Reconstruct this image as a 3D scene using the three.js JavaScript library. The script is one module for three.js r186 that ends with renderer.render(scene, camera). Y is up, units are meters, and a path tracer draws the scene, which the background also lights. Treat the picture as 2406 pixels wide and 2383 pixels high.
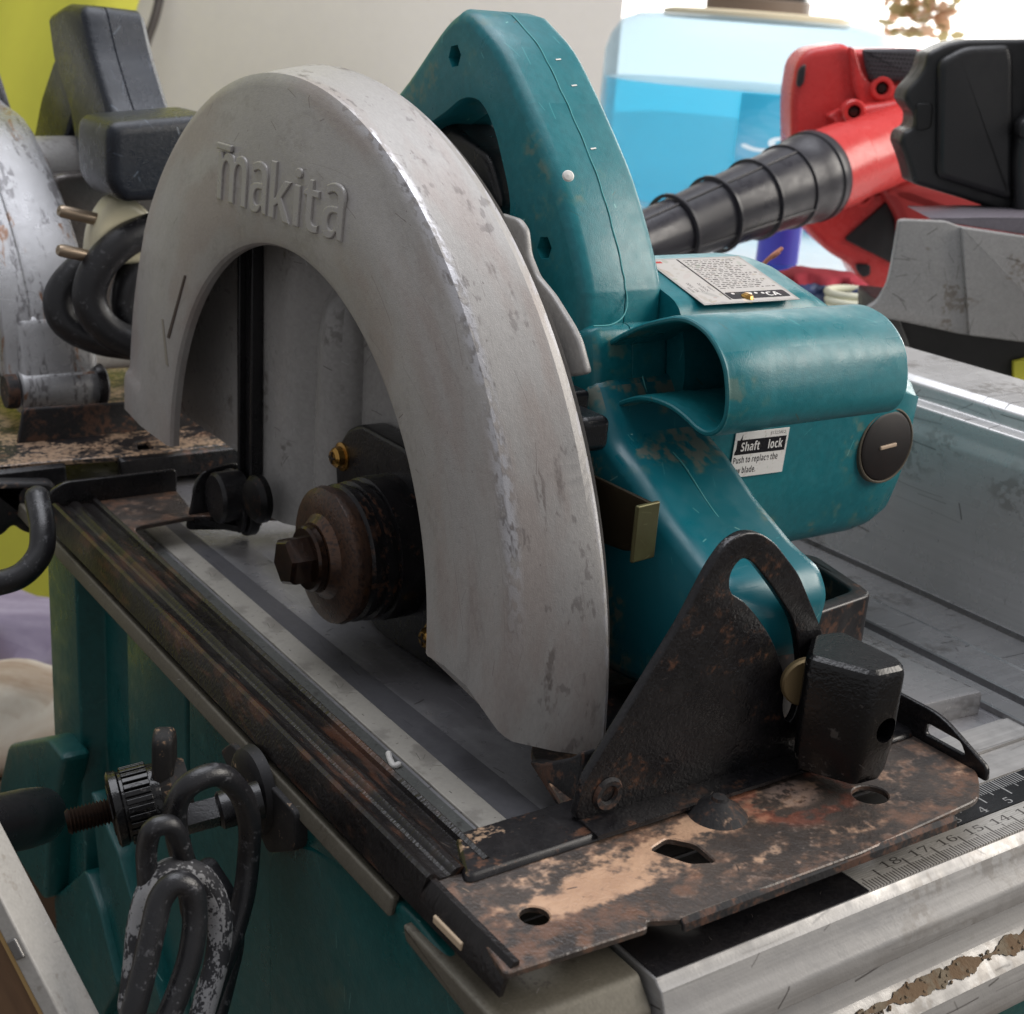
import * as THREE from 'three';
import { mergeGeometries, toCreasedNormals } from 'three/addons/utils/BufferGeometryUtils.js';
import { RoundedBoxGeometry } from 'three/addons/geometries/RoundedBoxGeometry.js';
import { Brush, Evaluator, SUBTRACTION } from 'three-bvh-csg';
import { TextGeometry } from 'three/addons/geometries/TextGeometry.js';
import { FontLoader } from 'three/addons/loaders/FontLoader.js';
import { RectAreaLightUniformsLib } from 'three/addons/lights/RectAreaLightUniformsLib.js';

// ---------- camera, light, exposure ----------
const scene = new THREE.Scene();
const camera = new THREE.PerspectiveCamera(39.385, 1024 / 1014, 0.01, 40);
camera.position.set(...[-.1782,.2278,.2402]);
camera.up.set(...[.1285,.9424,-.3087]);
camera.lookAt(...[.3697,-.0991,-.5298]);
camera.focus = 0.48;
camera.userData.fStop = 24;
const renderer = new THREE.WebGLRenderer({ antialias: true });
renderer.toneMapping = THREE.LinearToneMapping;
renderer.toneMappingExposure = 1.2;
renderer.shadowMap.enabled = true;
RectAreaLightUniformsLib.init();
scene.background = new THREE.Color().setRGB(0.31, 0.31, 0.32);   // even light of the room around
function areaLight(name, color, strength, w, h, at, to) {
  const l = new THREE.RectAreaLight(color, strength, w, h);
  l.name = name; l.position.set(...at); l.lookAt(...to); scene.add(l); return l;
}
areaLight('doorway_light', 0xfff8ee, 7.0, 1.5, 1.2, [1.75, 1.15, 0.85], [0.15, 0.05, -0.2]);      // open doorway on the right of the camera
areaLight('roof_light', 0xf6f8ff, 3.2, 1.8, 1.8, [0.2, 2.0, -0.7], [0.1, 0, -0.4]);               // pale ceiling above the bench

// ---------- helpers ----------
const V3 = (a) => new THREE.Vector3(a[0], a[1], a[2]);
function rng(s) { let a = s >>> 0; return () => { a = (a + 0x6d2b79f5) >>> 0; let t = Math.imul(a ^ (a >>> 15), 1 | a); t = (t + Math.imul(t ^ (t >>> 7), 61 | t)) ^ t; return ((t ^ (t >>> 14)) >>> 0) / 4294967296; }; }
const lerp = (a, b, t) => a + (b - a) * t, clamp = (x, a = 0, b = 1) => Math.min(b, Math.max(a, x));
const sst = (a, b, x) => { const t = clamp((x - a) / (b - a)); return t * t * (3 - 2 * t); };
function hash(x, y, s) { let h = Math.imul(x, 374761393) ^ Math.imul(y, 668265263) ^ Math.imul(s, 2246822519); h = Math.imul(h ^ (h >>> 13), 1274126177); return ((h ^ (h >>> 16)) >>> 0) / 4294967296; }
function vnoise(x, y, px, py, s) {
  const xi = Math.floor(x), yi = Math.floor(y), fx = x - xi, fy = y - yi, u = fx * fx * (3 - 2 * fx), v = fy * fy * (3 - 2 * fy);
  const a = ((xi % px) + px) % px, b = (a + 1) % px, c = ((yi % py) + py) % py, d = (c + 1) % py;
  return lerp(lerp(hash(a, c, s), hash(b, c, s), u), lerp(hash(a, d, s), hash(b, d, s), u), v);
}
function fbm(u, v, fx, fy, oct, s) { let t = 0, a = 0.5, n = 0; for (let i = 0; i < oct; i++) { t += a * vnoise(u * fx, v * fy, fx, fy, s + i * 17); n += a; a *= 0.55; fx *= 2; fy *= 2; } return t / n; }
const mix = (a, b, t) => [lerp(a[0], b[0], t), lerp(a[1], b[1], t), lerp(a[2], b[2], t)];
function tex(w, h, fn, draw, srgb = true) {
  const c = document.createElement('canvas'); c.width = w; c.height = h;
  const g = c.getContext('2d'), im = g.createImageData(w, h), d = im.data;
  for (let y = 0, i = 0; y < h; y++) for (let x = 0; x < w; x++, i += 4) { const k = fn(x / w, 1 - y / h); d[i] = k[0]; d[i + 1] = k[1]; d[i + 2] = k[2]; d[i + 3] = 255; }
  g.putImageData(im, 0, 0);
  if (draw) draw(g, w, h);
  const t = new THREE.CanvasTexture(c); t.wrapS = t.wrapT = THREE.RepeatWrapping; if (srgb) t.colorSpace = THREE.SRGBColorSpace; t.anisotropy = 8;
  return t;
}
const metres = (t, m, n = m) => { t.repeat.set(1 / m, 1 / n); return t; };
function scratches(g, w, h, n, seed, color, len, width, ang = null, spread = 6.3) {
  const r = rng(seed); g.lineCap = 'round';
  for (let i = 0; i < n; i++) {
    const x = r() * w, y = r() * h, a = (ang === null ? r() * 6.28 : ang + (r() - 0.5) * spread), l = len * (0.3 + r());
    g.strokeStyle = color.replace('A', (0.25 + 0.75 * r()).toFixed(2)); g.lineWidth = width * (0.4 + r());
    g.beginPath(); g.moveTo(x, y); g.quadraticCurveTo(x + Math.cos(a) * l * 0.5 + (r() - 0.5) * l * 0.12, y + Math.sin(a) * l * 0.5 + (r() - 0.5) * l * 0.12, x + Math.cos(a) * l, y + Math.sin(a) * l); g.stroke();
  }
}
function boxUV(g) {
  if (g.index) g = g.toNonIndexed();
  const p = g.attributes.position, uv = new Float32Array(p.count * 2), a = new THREE.Vector3(), b = new THREE.Vector3(), c = new THREE.Vector3();
  for (let i = 0; i < p.count; i += 3) {
    a.fromBufferAttribute(p, i); b.fromBufferAttribute(p, i + 1).sub(a); c.fromBufferAttribute(p, i + 2).sub(a); b.cross(c);
    const X = Math.abs(b.x), Y = Math.abs(b.y), Z = Math.abs(b.z);
    for (let k = 0; k < 3; k++) {
      const x = p.getX(i + k), y = p.getY(i + k), z = p.getZ(i + k), o = (i + k) * 2;
      if (X >= Y && X >= Z) { uv[o] = z; uv[o + 1] = y; } else if (Y >= Z) { uv[o] = x; uv[o + 1] = -z; } else { uv[o] = x; uv[o + 1] = y; }
    }
  }
  g.setAttribute('uv', new THREE.BufferAttribute(uv, 2));
  return g;
}
const clean = (g) => { if (g.index) g = g.toNonIndexed(); for (const k of Object.keys(g.attributes)) if (!['position', 'normal', 'uv'].includes(k)) g.deleteAttribute(k); return g; };
const crease = (g, deg = 32) => { if (g.attributes.normal) g.deleteAttribute('normal'); g = g.index ? g.toNonIndexed() : g; g.scale(4000, 4000, 4000); const n = toCreasedNormals(g, deg * Math.PI / 180); return n.scale(1 / 4000, 1 / 4000, 1 / 4000); };
const area2 = (r) => r.reduce((s, p, i) => { const q = r[(i + 1) % r.length]; return s + p[0] * q[1] - q[0] * p[1]; }, 0);
function outward(pos) {
  let v = 0;
  for (let i = 0; i < pos.length; i += 9) v += pos[i] * (pos[i + 4] * pos[i + 8] - pos[i + 5] * pos[i + 7]) - pos[i + 1] * (pos[i + 3] * pos[i + 8] - pos[i + 5] * pos[i + 6]) + pos[i + 2] * (pos[i + 3] * pos[i + 7] - pos[i + 4] * pos[i + 6]);
  if (v < 0) for (let i = 0; i < pos.length; i += 9) for (let k = 0; k < 3; k++) { const t = pos[i + 3 + k]; pos[i + 3 + k] = pos[i + 6 + k]; pos[i + 6 + k] = t; }
  return pos;
}
// a solid from an outline (pairs in the two axes other than `axis`), with holes, through a list of [position along axis, inset]
function prism(axis, outline, prof, holes = [], deg = 32) {
  const at = axis === 'x' ? (a, b, w) => [w, a, b] : axis === 'y' ? (a, b, w) => [a, w, b] : (a, b, w) => [a, b, w];
  const rings = [outline, ...holes].map((r, i) => { const ccw = area2(r) > 0; r = r.map((p) => [p[0], p[1]]); return ccw === (i === 0) ? r : r.reverse(); });
  const inset = (r, d) => r.map((p, i) => {
    const q = r[(i + r.length - 1) % r.length], n = r[(i + 1) % r.length];
    let ax = p[0] - q[0], ay = p[1] - q[1], bx = n[0] - p[0], by = n[1] - p[1]; const la = Math.hypot(ax, ay) || 1e-9, lb = Math.hypot(bx, by) || 1e-9;
    ax /= la; ay /= la; bx /= lb; by /= lb; let nx = -(ay + by), ny = ax + bx; const l = Math.hypot(nx, ny) || 1e-9; nx /= l; ny /= l;
    const k = Math.min(1.8, 1 / Math.max(0.3, nx * -ay + ny * ax)); return [p[0] + nx * d * k, p[1] + ny * d * k];
  });
  const pos = [];
  const put = (...ps) => ps.forEach((p) => pos.push(...p));
  const lays = prof.map(([w, d]) => rings.map((r, i) => inset(r, d * (i && holes[i - 1].k !== undefined ? holes[i - 1].k : 1))));
  for (let k = 0; k + 1 < prof.length; k++) for (let j = 0; j < rings.length; j++) {
    const A = lays[k][j], B = lays[k + 1][j], n = A.length;
    for (let i = 0; i < n; i++) { const m = (i + 1) % n, a = at(...A[i], prof[k][0]), b = at(...A[m], prof[k][0]), c = at(...B[m], prof[k + 1][0]), d = at(...B[i], prof[k + 1][0]); put(a, b, c, a, c, d); }
  }
  for (const e of [0, prof.length - 1]) {
    const L = lays[e].map((r) => r.map((p) => new THREE.Vector2(...p))), flat = L.flat();
    for (const t of THREE.ShapeUtils.triangulateShape(L[0], L.slice(1))) { const q = t.map((i) => at(flat[i].x, flat[i].y, prof[e][0])); e ? put(q[0], q[1], q[2]) : put(q[0], q[2], q[1]); }
  }
  const g = new THREE.BufferGeometry().setAttribute('position', new THREE.BufferAttribute(new Float32Array(outward(pos)), 3));
  return boxUV(crease(g, deg));
}
const rnd = (a, b, r, n = 3) => { const s = Math.sign(b - a) * r, o = []; for (let i = 0; i <= n; i++) { const t = i / n * Math.PI / 2; o.push([a + s * (1 - Math.cos(t)), r * (1 - Math.sin(t))]); } return [...o, ...o.slice().reverse().map(([w, d]) => [b - (w - a), d])]; };
const flat = (a, b) => [[a, 0], [b, 0]];
const spline = (pts, n = 40, closed = false) => new THREE.CatmullRomCurve3(pts.map((p) => new THREE.Vector3(p[0], p[1], p[2] || 0)), closed, 'centripetal').getPoints(n).slice(0, closed ? n : n + 1).map((p) => [p.x, p.y]);
function fillet(pts, r, n = 4) {
  const o = [];
  pts.forEach((p, i) => {
    const a = pts[(i + pts.length - 1) % pts.length], b = pts[(i + 1) % pts.length], R = p[2] ?? r, la = Math.hypot(a[0] - p[0], a[1] - p[1]), lb = Math.hypot(b[0] - p[0], b[1] - p[1]), d = Math.min(R, la * 0.45, lb * 0.45);
    if (d < 1e-6) { o.push([p[0], p[1]]); return; }
    const s = [p[0] + (a[0] - p[0]) * d / la, p[1] + (a[1] - p[1]) * d / la], e = [p[0] + (b[0] - p[0]) * d / lb, p[1] + (b[1] - p[1]) * d / lb];
    for (let k = 0; k <= n; k++) { const t = k / n; o.push([lerp(lerp(s[0], p[0], t), lerp(p[0], e[0], t), t), lerp(lerp(s[1], p[1], t), lerp(p[1], e[1], t), t)]); }
  });
  return o;
}
const circle = (a, b, r, n = 32, r2 = r) => Array.from({ length: n }, (_, i) => [a + Math.cos(i / n * 6.28318) * r, b + Math.sin(i / n * 6.28318) * r2]);
const hexa = (a, b, r, t0 = 0) => Array.from({ length: 6 }, (_, i) => [a + Math.cos(i / 6 * 6.28318 + t0) * r, b + Math.sin(i / 6 * 6.28318 + t0) * r]);
// turned body: profile of [radius, height] along direction dir from pos
function turned(prof, pos, dir, seg = 40, deg = 32) {
  const g = new THREE.LatheGeometry(prof.map((p) => new THREE.Vector2(Math.max(p[0], 1e-5), p[1])), seg);
  g.applyQuaternion(new THREE.Quaternion().setFromUnitVectors(new THREE.Vector3(0, 1, 0), V3(dir).normalize())); g.translate(...pos);
  return boxUV(crease(clean(g), deg));
}
function tube(pts, r, n = 60, closed = false, rad = 12, ends = true) {
  const c = new THREE.CatmullRomCurve3(pts.map(V3), closed, 'centripetal'), g = new THREE.TubeGeometry(c, n, r, rad, closed), L = [clean(g)];
  const len = c.getLength(), uv = L[0].attributes.uv; for (let i = 0; i < uv.count; i++) uv.setXY(i, uv.getX(i) * len, uv.getY(i) * r * 6.28);
  if (ends && !closed) for (const t of [0, 1]) { const s = new THREE.SphereGeometry(r, rad, 8); s.translate(...c.getPoint(t).toArray()); L.push(clean(s)); }
  return mergeGeometries(L);
}
function rbox(w, h, d, r, pos, rot = [0, 0, 0], seg = 3) {
  const g = new RoundedBoxGeometry(w, h, d, seg, r); g.rotateX(rot[0]).rotateY(rot[1]).rotateZ(rot[2]).translate(...pos);
  return boxUV(clean(g));
}
const uvAlongZ = (g) => { const p = g.attributes.position, uv = g.attributes.uv; for (let i = 0; i < p.count; i++) uv.setXY(i, p.getX(i) - p.getY(i), -p.getZ(i)); return g; };
const csg = new Evaluator(); csg.attributes = ['position', 'normal', 'uv']; csg.useGroups = false;
const carve = (a, b) => clean(csg.evaluate(new Brush(a), new Brush(b), SUBTRACTION).geometry);
const base0 = new WeakMap(), used = {};
const numbered = (n) => { used[n] = (used[n] || 0) + 1; return used[n] === 1 ? n : n + '_' + String(used[n] - 1).padStart(3, '0'); };
function thing(name, label, category, at = [0, 0, 0], yaw = null, group = null) {
  const o = new THREE.Group(); o.name = numbered(name); o.position.set(...at); o.userData = { label, category }; if (group) o.userData.group = group;
  if (yaw !== null) o.rotation.y = yaw; base0.set(o, yaw === null ? at : [0, 0, 0]); scene.add(o); return o;
}
function part(parent, name, geos, mat, extra = {}) {
  geos = [].concat(geos).map((g) => clean(g));
  const m = new THREE.Mesh(geos.length > 1 ? mergeGeometries(geos) : geos[0], mat); m.name = name; m.castShadow = m.receiveShadow = true;
  const b = base0.get(parent); if (b) m.position.set(-b[0], -b[1], -b[2]);
  Object.assign(m.userData, extra); parent.add(m); return m;
}
function structure(name, geos, mat) { const m = part(scene, name, geos, mat, { kind: 'structure' }); return m; }
function std(o) { return new THREE.MeshPhysicalMaterial(o); }

// ---------- materials ----------
const grain = tex(512, 512, (u, v) => { const k = 128 + 90 * (fbm(u, v, 64, 64, 3, 3) - 0.5) + 60 * (fbm(u, v, 8, 8, 3, 9) - 0.5); return [k, k, k]; }, null, false);
const rough = (t, m) => metres(t.clone(), m);
const grainN = rough(grain, 0.05), grainF = rough(grain, 0.016);
const smudge = metres(tex(512, 512, (u, v) => { const k = 150 + 130 * (fbm(u, v, 6, 6, 6, 41) - 0.5) + 70 * (fbm(u, v, 40, 40, 2, 44) - 0.5); return [k, k, k]; }, (g, w, h) => { scratches(g, w, h, 90, 5, 'rgba(235,235,235,A)', 40, 1); }, false), 0.16);

// teal plastic, scuffed, with brown dust in places
const tealTex = metres(tex(1024, 1024, (u, v) => {
  const n = fbm(u, v, 5, 5, 6, 11), f = fbm(u, v, 128, 128, 2, 12), d = fbm(u, v, 9, 9, 6, 13), e = fbm(u, v, 60, 60, 3, 14);
  let c = mix([14, 98, 108], [24, 110, 118], n); c = c.map((x) => x + (f - 0.5) * 14);
  return mix(c, [120, 118, 104], clamp(sst(0.62, 0.75, d) * sst(0.35, 0.65, e)) * 0.6);
}, (g, w, h) => { scratches(g, w, h, 46, 21, 'rgba(150,205,200,A)', 26, 1.0); scratches(g, w, h, 26, 22, 'rgba(190,215,205,A)', 7, 2.0); scratches(g, w, h, 24, 23, 'rgba(95,80,70,A)', 16, 1.8); }), 0.22);
const teal = std({ map: tealTex, roughness: 0.62, roughnessMap: smudge, bumpMap: grainF, bumpScale: 0.00012, specularIntensity: 0.9 });
const tealDusty = std({ map: metres(tex(512, 512, (u, v) => { const d = fbm(u, v, 6, 6, 6, 33), e = fbm(u, v, 40, 40, 3, 34); return mix([16, 96, 108], [122, 114, 102], sst(0.48, 0.62, d) * sst(0.3, 0.6, e) * 0.8); }, (g, w, h) => { scratches(g, w, h, 40, 24, 'rgba(165,190,180,A)', 20, 1.4); }), 0.11), roughness: 0.6, roughnessMap: smudge });
const tealDark = std({ map: metres(tex(1024, 1024, (u, v) => { const n = fbm(u, v, 5, 5, 5, 51), f = fbm(u, v, 100, 100, 2, 52), d = fbm(u, v, 7, 7, 6, 53); let c = mix([10, 72, 72], [17, 84, 84], n).map((x) => x + (f - 0.5) * 12); return mix(c, [84, 88, 76], sst(0.66, 0.8, d) * 0.4); }, (g, w, h) => { scratches(g, w, h, 60, 61, 'rgba(140,170,165,A)', 26, 1.2, 1.45, 0.7); scratches(g, w, h, 30, 62, 'rgba(120,130,120,A)', 30, 1.6, -0.7, 0.5); }), 0.2), roughness: 0.6, roughnessMap: smudge, bumpMap: grainN, bumpScale: 0.0002 });
// grey painted cast metal
const greyPaint = (seed, c0, c1, dark, m) => metres(tex(1024, 1024, (u, v) => {
  const n = fbm(u, v, 4, 4, 6, seed), f = fbm(u, v, 150, 150, 2, seed + 1), k = fbm(u, v, 10, 10, 6, seed + 2), e = fbm(u, v, 70, 70, 3, seed + 4);
  return mix(mix(c0, c1, n).map((x) => x + (f - 0.5) * 16), dark, sst(0.6, 0.72, k) * sst(0.45, 0.7, e) * 0.6);
}, (g, w, h) => { scratches(g, w, h, 50, seed + 7, 'rgba(60,56,54,A)', 30, 1.1); scratches(g, w, h, 60, seed + 8, 'rgba(200,200,205,A)', 22, 1.0); }), m);
const housing = std({ map: greyPaint(71, [140, 138, 136], [156, 154, 152], [92, 88, 84], 0.2), roughness: 0.55, roughnessMap: smudge, bumpMap: grainF, bumpScale: 0.00015 });
const worn = std({ map: metres(tex(1024, 1024, (u, v) => {
  const n = fbm(u, v, 5, 3, 6, 81), k = fbm(u, v, 30, 6, 6, 82), e = fbm(u, v, 90, 50, 3, 83), r = fbm(u, v, 14, 4, 5, 84);
  let c = mix([150, 150, 152], [176, 176, 178], n); c = mix(c, [100, 98, 100], sst(0.56, 0.66, k) * sst(0.4, 0.6, e) * 0.75); return mix(c, [126, 84, 58], sst(0.68, 0.74, r) * sst(0.4, 0.7, e) * 0.8);
}, (g, w, h) => { scratches(g, w, h, 160, 85, 'rgba(96,94,96,A)', 16, 1.2); scratches(g, w, h, 120, 86, 'rgba(205,205,210,A)', 18, 1.2); }), 0.14), roughness: 0.5, metalness: 0.35, roughnessMap: smudge, bumpMap: grainF, bumpScale: 0.0003 });
// black steel with rust
const rustTex = (seed, amount, tan, m, n = m) => metres(tex(1024, 1024, (u, v) => {
  const a = fbm(u, v, 9, 9, 6, seed), b = fbm(u, v, 36, 36, 4, seed + 1), t = fbm(u, v, 5, 8, 6, seed + 2), e = fbm(u, v, 80, 80, 3, seed + 3), f = fbm(u, v, 160, 160, 2, seed + 5);
  let c = mix([20, 20, 23], [40, 38, 39], fbm(u, v, 12, 12, 4, seed + 6)).map((x) => x + (f - 0.5) * 16);
  c = mix(c, mix([60, 45, 38], [106, 70, 52], b), sst(0.58 - amount, 0.72 - amount, a * 0.5 + b * 0.3 + e * 0.2) * 0.85);
  return mix(c, mix([138, 114, 94], [172, 146, 122], b), sst(0.60 - tan, 0.72 - tan, t * 0.6 + b * 0.15 + e * 0.25) * (0.4 + 0.6 * sst(0.3, 0.5, e)));
}, (g, w, h) => { scratches(g, w, h, 70, seed + 9, 'rgba(120,112,104,A)', 18, 1.0); }), m, n);
const steel = std({ map: rustTex(101, 0.0, -0.12, 0.16), roughness: 0.5, metalness: 0.25, roughnessMap: smudge, bumpMap: grainN, bumpScale: 0.0003 });
const steelRail = std({ map: rustTex(121, 0.07, -0.07, 0.09, 0.5), color: 0xd8ccc4, roughness: 0.55, metalness: 0.2, roughnessMap: smudge, bumpMap: grainN, bumpScale: 0.0004 });
const rusty = std({ map: rustTex(141, 0.12, -0.1, 0.1), roughness: 0.75, metalness: 0.1, bumpMap: grainN, bumpScale: 0.0004 });
const blackSteel = std({ map: rustTex(161, -0.12, -0.2, 0.12), roughness: 0.5, metalness: 0.2, roughnessMap: smudge, bumpMap: grainN, bumpScale: 0.0002 });
const flangeMat = std({ map: metres(tex(512, 512, (u, v) => { const a = fbm(u, v, 6, 6, 6, 171), b = fbm(u, v, 60, 60, 3, 172); return mix(mix([58, 44, 38], [92, 66, 50], a), [40, 34, 34], sst(0.5, 0.7, b) * 0.6); }), 0.07), roughness: 0.55, metalness: 0.4, roughnessMap: smudge, bumpMap: grainN, bumpScale: 0.0002 });
const brass = std({ color: 0xb08848, roughness: 0.35, metalness: 0.9, roughnessMap: smudge });
const zincTab = std({ map: metres(tex(256, 256, (u, v) => { const a = fbm(u, v, 6, 6, 5, 181); return mix([78, 68, 46], [92, 94, 62], a); }, (g, w, h) => scratches(g, w, h, 40, 182, 'rgba(150,150,116,A)', 20, 1)), 0.05), roughness: 0.42, metalness: 0.6 });
// dusty bare front strip of the shoe
const stripTex = metres(tex(2048, 1024, (u, v) => {
  const x = u * 0.4, z = -v * 0.2, w = fbm(u, v, 20, 16, 5, 191), b = fbm(u, v, 60, 44, 4, 192), e = fbm(u, v, 240, 120, 3, 193), f = fbm(u, v, 10, 14, 6, 195);
  let c = mix([46, 42, 41], [78, 68, 61], w); c = mix(c, [104, 84, 72], sst(0.42, 0.62, b * 0.5 + f * 0.3 + e * 0.2) * 0.8); c = mix(c, [128, 118, 112], sst(0.6, 0.72, e * 0.6 + b * 0.4) * 0.5); c = mix(c, mix([78, 58, 48], [112, 78, 60], b), sst(0.46, 0.66, f * 0.5 + b * 0.35 + e * 0.15) * 0.75);
  const zc = -0.016 - 0.12 * (x - 0.02), band = 1 - sst(0.002, 0.013, Math.abs(z - zc - (w - 0.5) * 0.012)), tan = band * 0.20 * sst(0.004, 0.02, x) * (1 - sst(0.07, 0.105, x)) + 0.05 * (1 - sst(0.004, 0.012, Math.abs(z + 0.004))) * sst(0.06, 0.09, x) - 0.05 + 0.05 * sst(0.15, 0.17, x);
  c = mix(c, mix([160, 126, 102], [192, 158, 130], b), sst(0.53 - tan, 0.70 - tan, fbm(u, v, 9, 13, 4, 198) * 0.55 + b * 0.27 + e * 0.18));
  const r = Math.hypot(x - 0.132, (z + 0.03) * 1.3), ring = sst(0.012, 0.014, r) * (1 - sst(0.02, 0.026, r));
  c = mix(c, [120, 58, 44], ring * 0.5 * sst(0.35, 0.6, b)); if (r < 0.012) c = mix(c, [150, 128, 116], (1 - sst(0.007, 0.012, r)) * 0.7 * sst(0.3, 0.5, e));
  return c;
}, (g, w, h) => { scratches(g, w, h, 160, 196, 'rgba(190,160,130,A)', 14, 1.2); scratches(g, w, h, 90, 197, 'rgba(30,26,26,A)', 16, 1.6); }), 0.4, 0.2);
const stripMat = std({ map: stripTex, roughness: 0.75, metalness: 0.05, roughnessMap: smudge, bumpMap: grainN, bumpScale: 0.0005 });
// table top: grey paint, streaked along the cut
const tableTex = metres(tex(1024, 1024, (u, v) => { const a = fbm(u, v, 40, 4, 5, 201), b = fbm(u, v, 6, 4, 6, 202), f = fbm(u, v, 150, 150, 2, 203); let c = mix([124, 124, 127], [150, 150, 153], a).map((x) => x + (f - 0.5) * 12); return mix(c, [96, 94, 98], sst(0.52, 0.66, b) * 0.55); }, (g, w, h) => { scratches(g, w, h, 80, 204, 'rgba(165,165,168,A)', 120, 1.0, 1.57, 0.25); scratches(g, w, h, 60, 205, 'rgba(60,58,60,A)', 40, 1.0, 1.57, 0.8); scratches(g, w, h, 50, 206, 'rgba(70,68,70,A)', 20, 2.2); }), 0.25);
const tableMat = std({ map: tableTex, roughness: 0.5, metalness: 0.25, roughnessMap: smudge, bumpMap: grainN, bumpScale: 0.0001 });
const stripeMat = std({ map: metres(tex(512, 512, (u, v) => { const a = fbm(u, v, 8, 8, 6, 211), e = fbm(u, v, 60, 60, 3, 212); return mix([168, 164, 156], [132, 128, 122], sst(0.45, 0.7, a) * 0.7 + (e - 0.5) * 0.3); }, (g, w, h) => { scratches(g, w, h, 70, 213, 'rgba(86,82,76,A)', 30, 1.6); scratches(g, w, h, 60, 214, 'rgba(70,66,62,A)', 9, 3.0); }), 0.06), roughness: 0.55, metalness: 0.2 });
const alu = (seed, along, c0, c1, r) => std({ map: metres(tex(1024, 512, (u, v) => { const s = along === 'x' ? fbm(u, v, 4, 160, 4, seed) : fbm(u, v, 160, 4, 4, seed), b = fbm(u, v, 8, 6, 6, seed + 1), e = fbm(u, v, 120, 60, 3, seed + 2); return mix(mix(c0, c1, s), [104, 96, 88], sst(0.58, 0.7, b) * sst(0.4, 0.6, e) * 0.3); }, (g, w, h) => { scratches(g, w, h, 60, seed + 3, 'rgba(70,66,64,A)', 90, 1, along === 'x' ? 0 : 1.57, 0.3); scratches(g, w, h, 40, seed + 4, 'rgba(60,56,54,A)', 26, 1.4); }), 0.3, 0.15), roughness: r, metalness: 0.4, roughnessMap: smudge, bumpMap: grainN, bumpScale: 0.0001 });
const aluRail = alu(221, 'x', [150, 148, 146], [176, 174, 172], 0.9);
const aluFence = std({ map: metres(tex(1024, 512, (u, v) => { const s = fbm(u, v, 3, 120, 4, 231), b = fbm(u, v, 8, 6, 6, 232), e = fbm(u, v, 120, 60, 3, 233); return mix(mix([186, 185, 185], [202, 201, 201], s), [124, 120, 116], sst(0.6, 0.72, b) * sst(0.4, 0.6, e) * 0.4); }, (g, w, h) => { scratches(g, w, h, 30, 234, 'rgba(60,58,58,A)', 120, 1.1, 0, 0.12); scratches(g, w, h, 30, 235, 'rgba(60,56,54,A)', 22, 1.3); }), 0.3, 0.15), roughness: 0.5, metalness: 0.4, roughnessMap: smudge });
const aluDark = std({ map: aluFence.map, color: 0xc2c2c4, roughness: 0.45, metalness: 0.5, roughnessMap: smudge });
const olive = std({ map: greyPaint(241, [88, 84, 74], [104, 99, 88], [66, 60, 52], 0.1), roughness: 0.6, metalness: 0.2 });
const black = (c, r, m = 0) => std({ color: c, roughness: r, metalness: m, roughnessMap: smudge, bumpMap: grainF, bumpScale: 0.00015 });
const blackPlastic = black(0x17171a, 0.55), rubber = std({ map: metres(tex(512, 512, (u, v) => { const a = fbm(u, v, 20, 20, 5, 251), e = fbm(u, v, 90, 90, 3, 252); return mix([30, 30, 33], [104, 104, 107], sst(0.6, 0.76, a * 0.6 + e * 0.4) * 0.7); }), 0.06), roughness: 0.6, roughnessMap: smudge, bumpMap: grainF, bumpScale: 0.0002 });
const rubberWorn = std({ map: metres(tex(512, 512, (u, v) => { const a = fbm(u, v, 10, 16, 6, 261), e = fbm(u, v, 70, 90, 3, 262); return mix([40, 40, 44], [150, 150, 152], sst(0.48, 0.56, a * 0.6 + e * 0.4) * 0.9); }), 0.06), roughness: 0.65, bumpMap: grainF, bumpScale: 0.0003 });
const knobMat = std({ map: metres(tex(512, 512, (u, v) => { const a = fbm(u, v, 14, 14, 6, 271), e = fbm(u, v, 70, 70, 3, 272); return mix([10, 10, 12], [80, 76, 72], sst(0.62, 0.72, a * 0.65 + e * 0.35) * 0.8); }, (g, w, h) => { scratches(g, w, h, 60, 273, 'rgba(120,114,108,A)', 16, 1.2); }), 0.08), roughness: 0.4, roughnessMap: smudge, bumpMap: grainN, bumpScale: 0.0003 });
const navy = std({ map: metres(tex(512, 512, (u, v) => { const f = fbm(u, v, 90, 90, 3, 281), n = fbm(u, v, 6, 6, 5, 282); return mix([10, 16, 26], [24, 32, 44], n * 0.7 + f * 0.3); }, (g, w, h) => { scratches(g, w, h, 70, 283, 'rgba(130,142,154,A)', 30, 1.0); scratches(g, w, h, 26, 284, 'rgba(165,170,175,A)', 10, 1.8); }), 0.14), roughness: 0.5, roughnessMap: smudge, bumpMap: grainF, bumpScale: 0.0004 });
const whitePaint = std({ color: 0xd8d6d2, roughness: 0.5 });
const tealSeam = std({ color: 0x4a9698, roughness: 0.6 });

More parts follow.
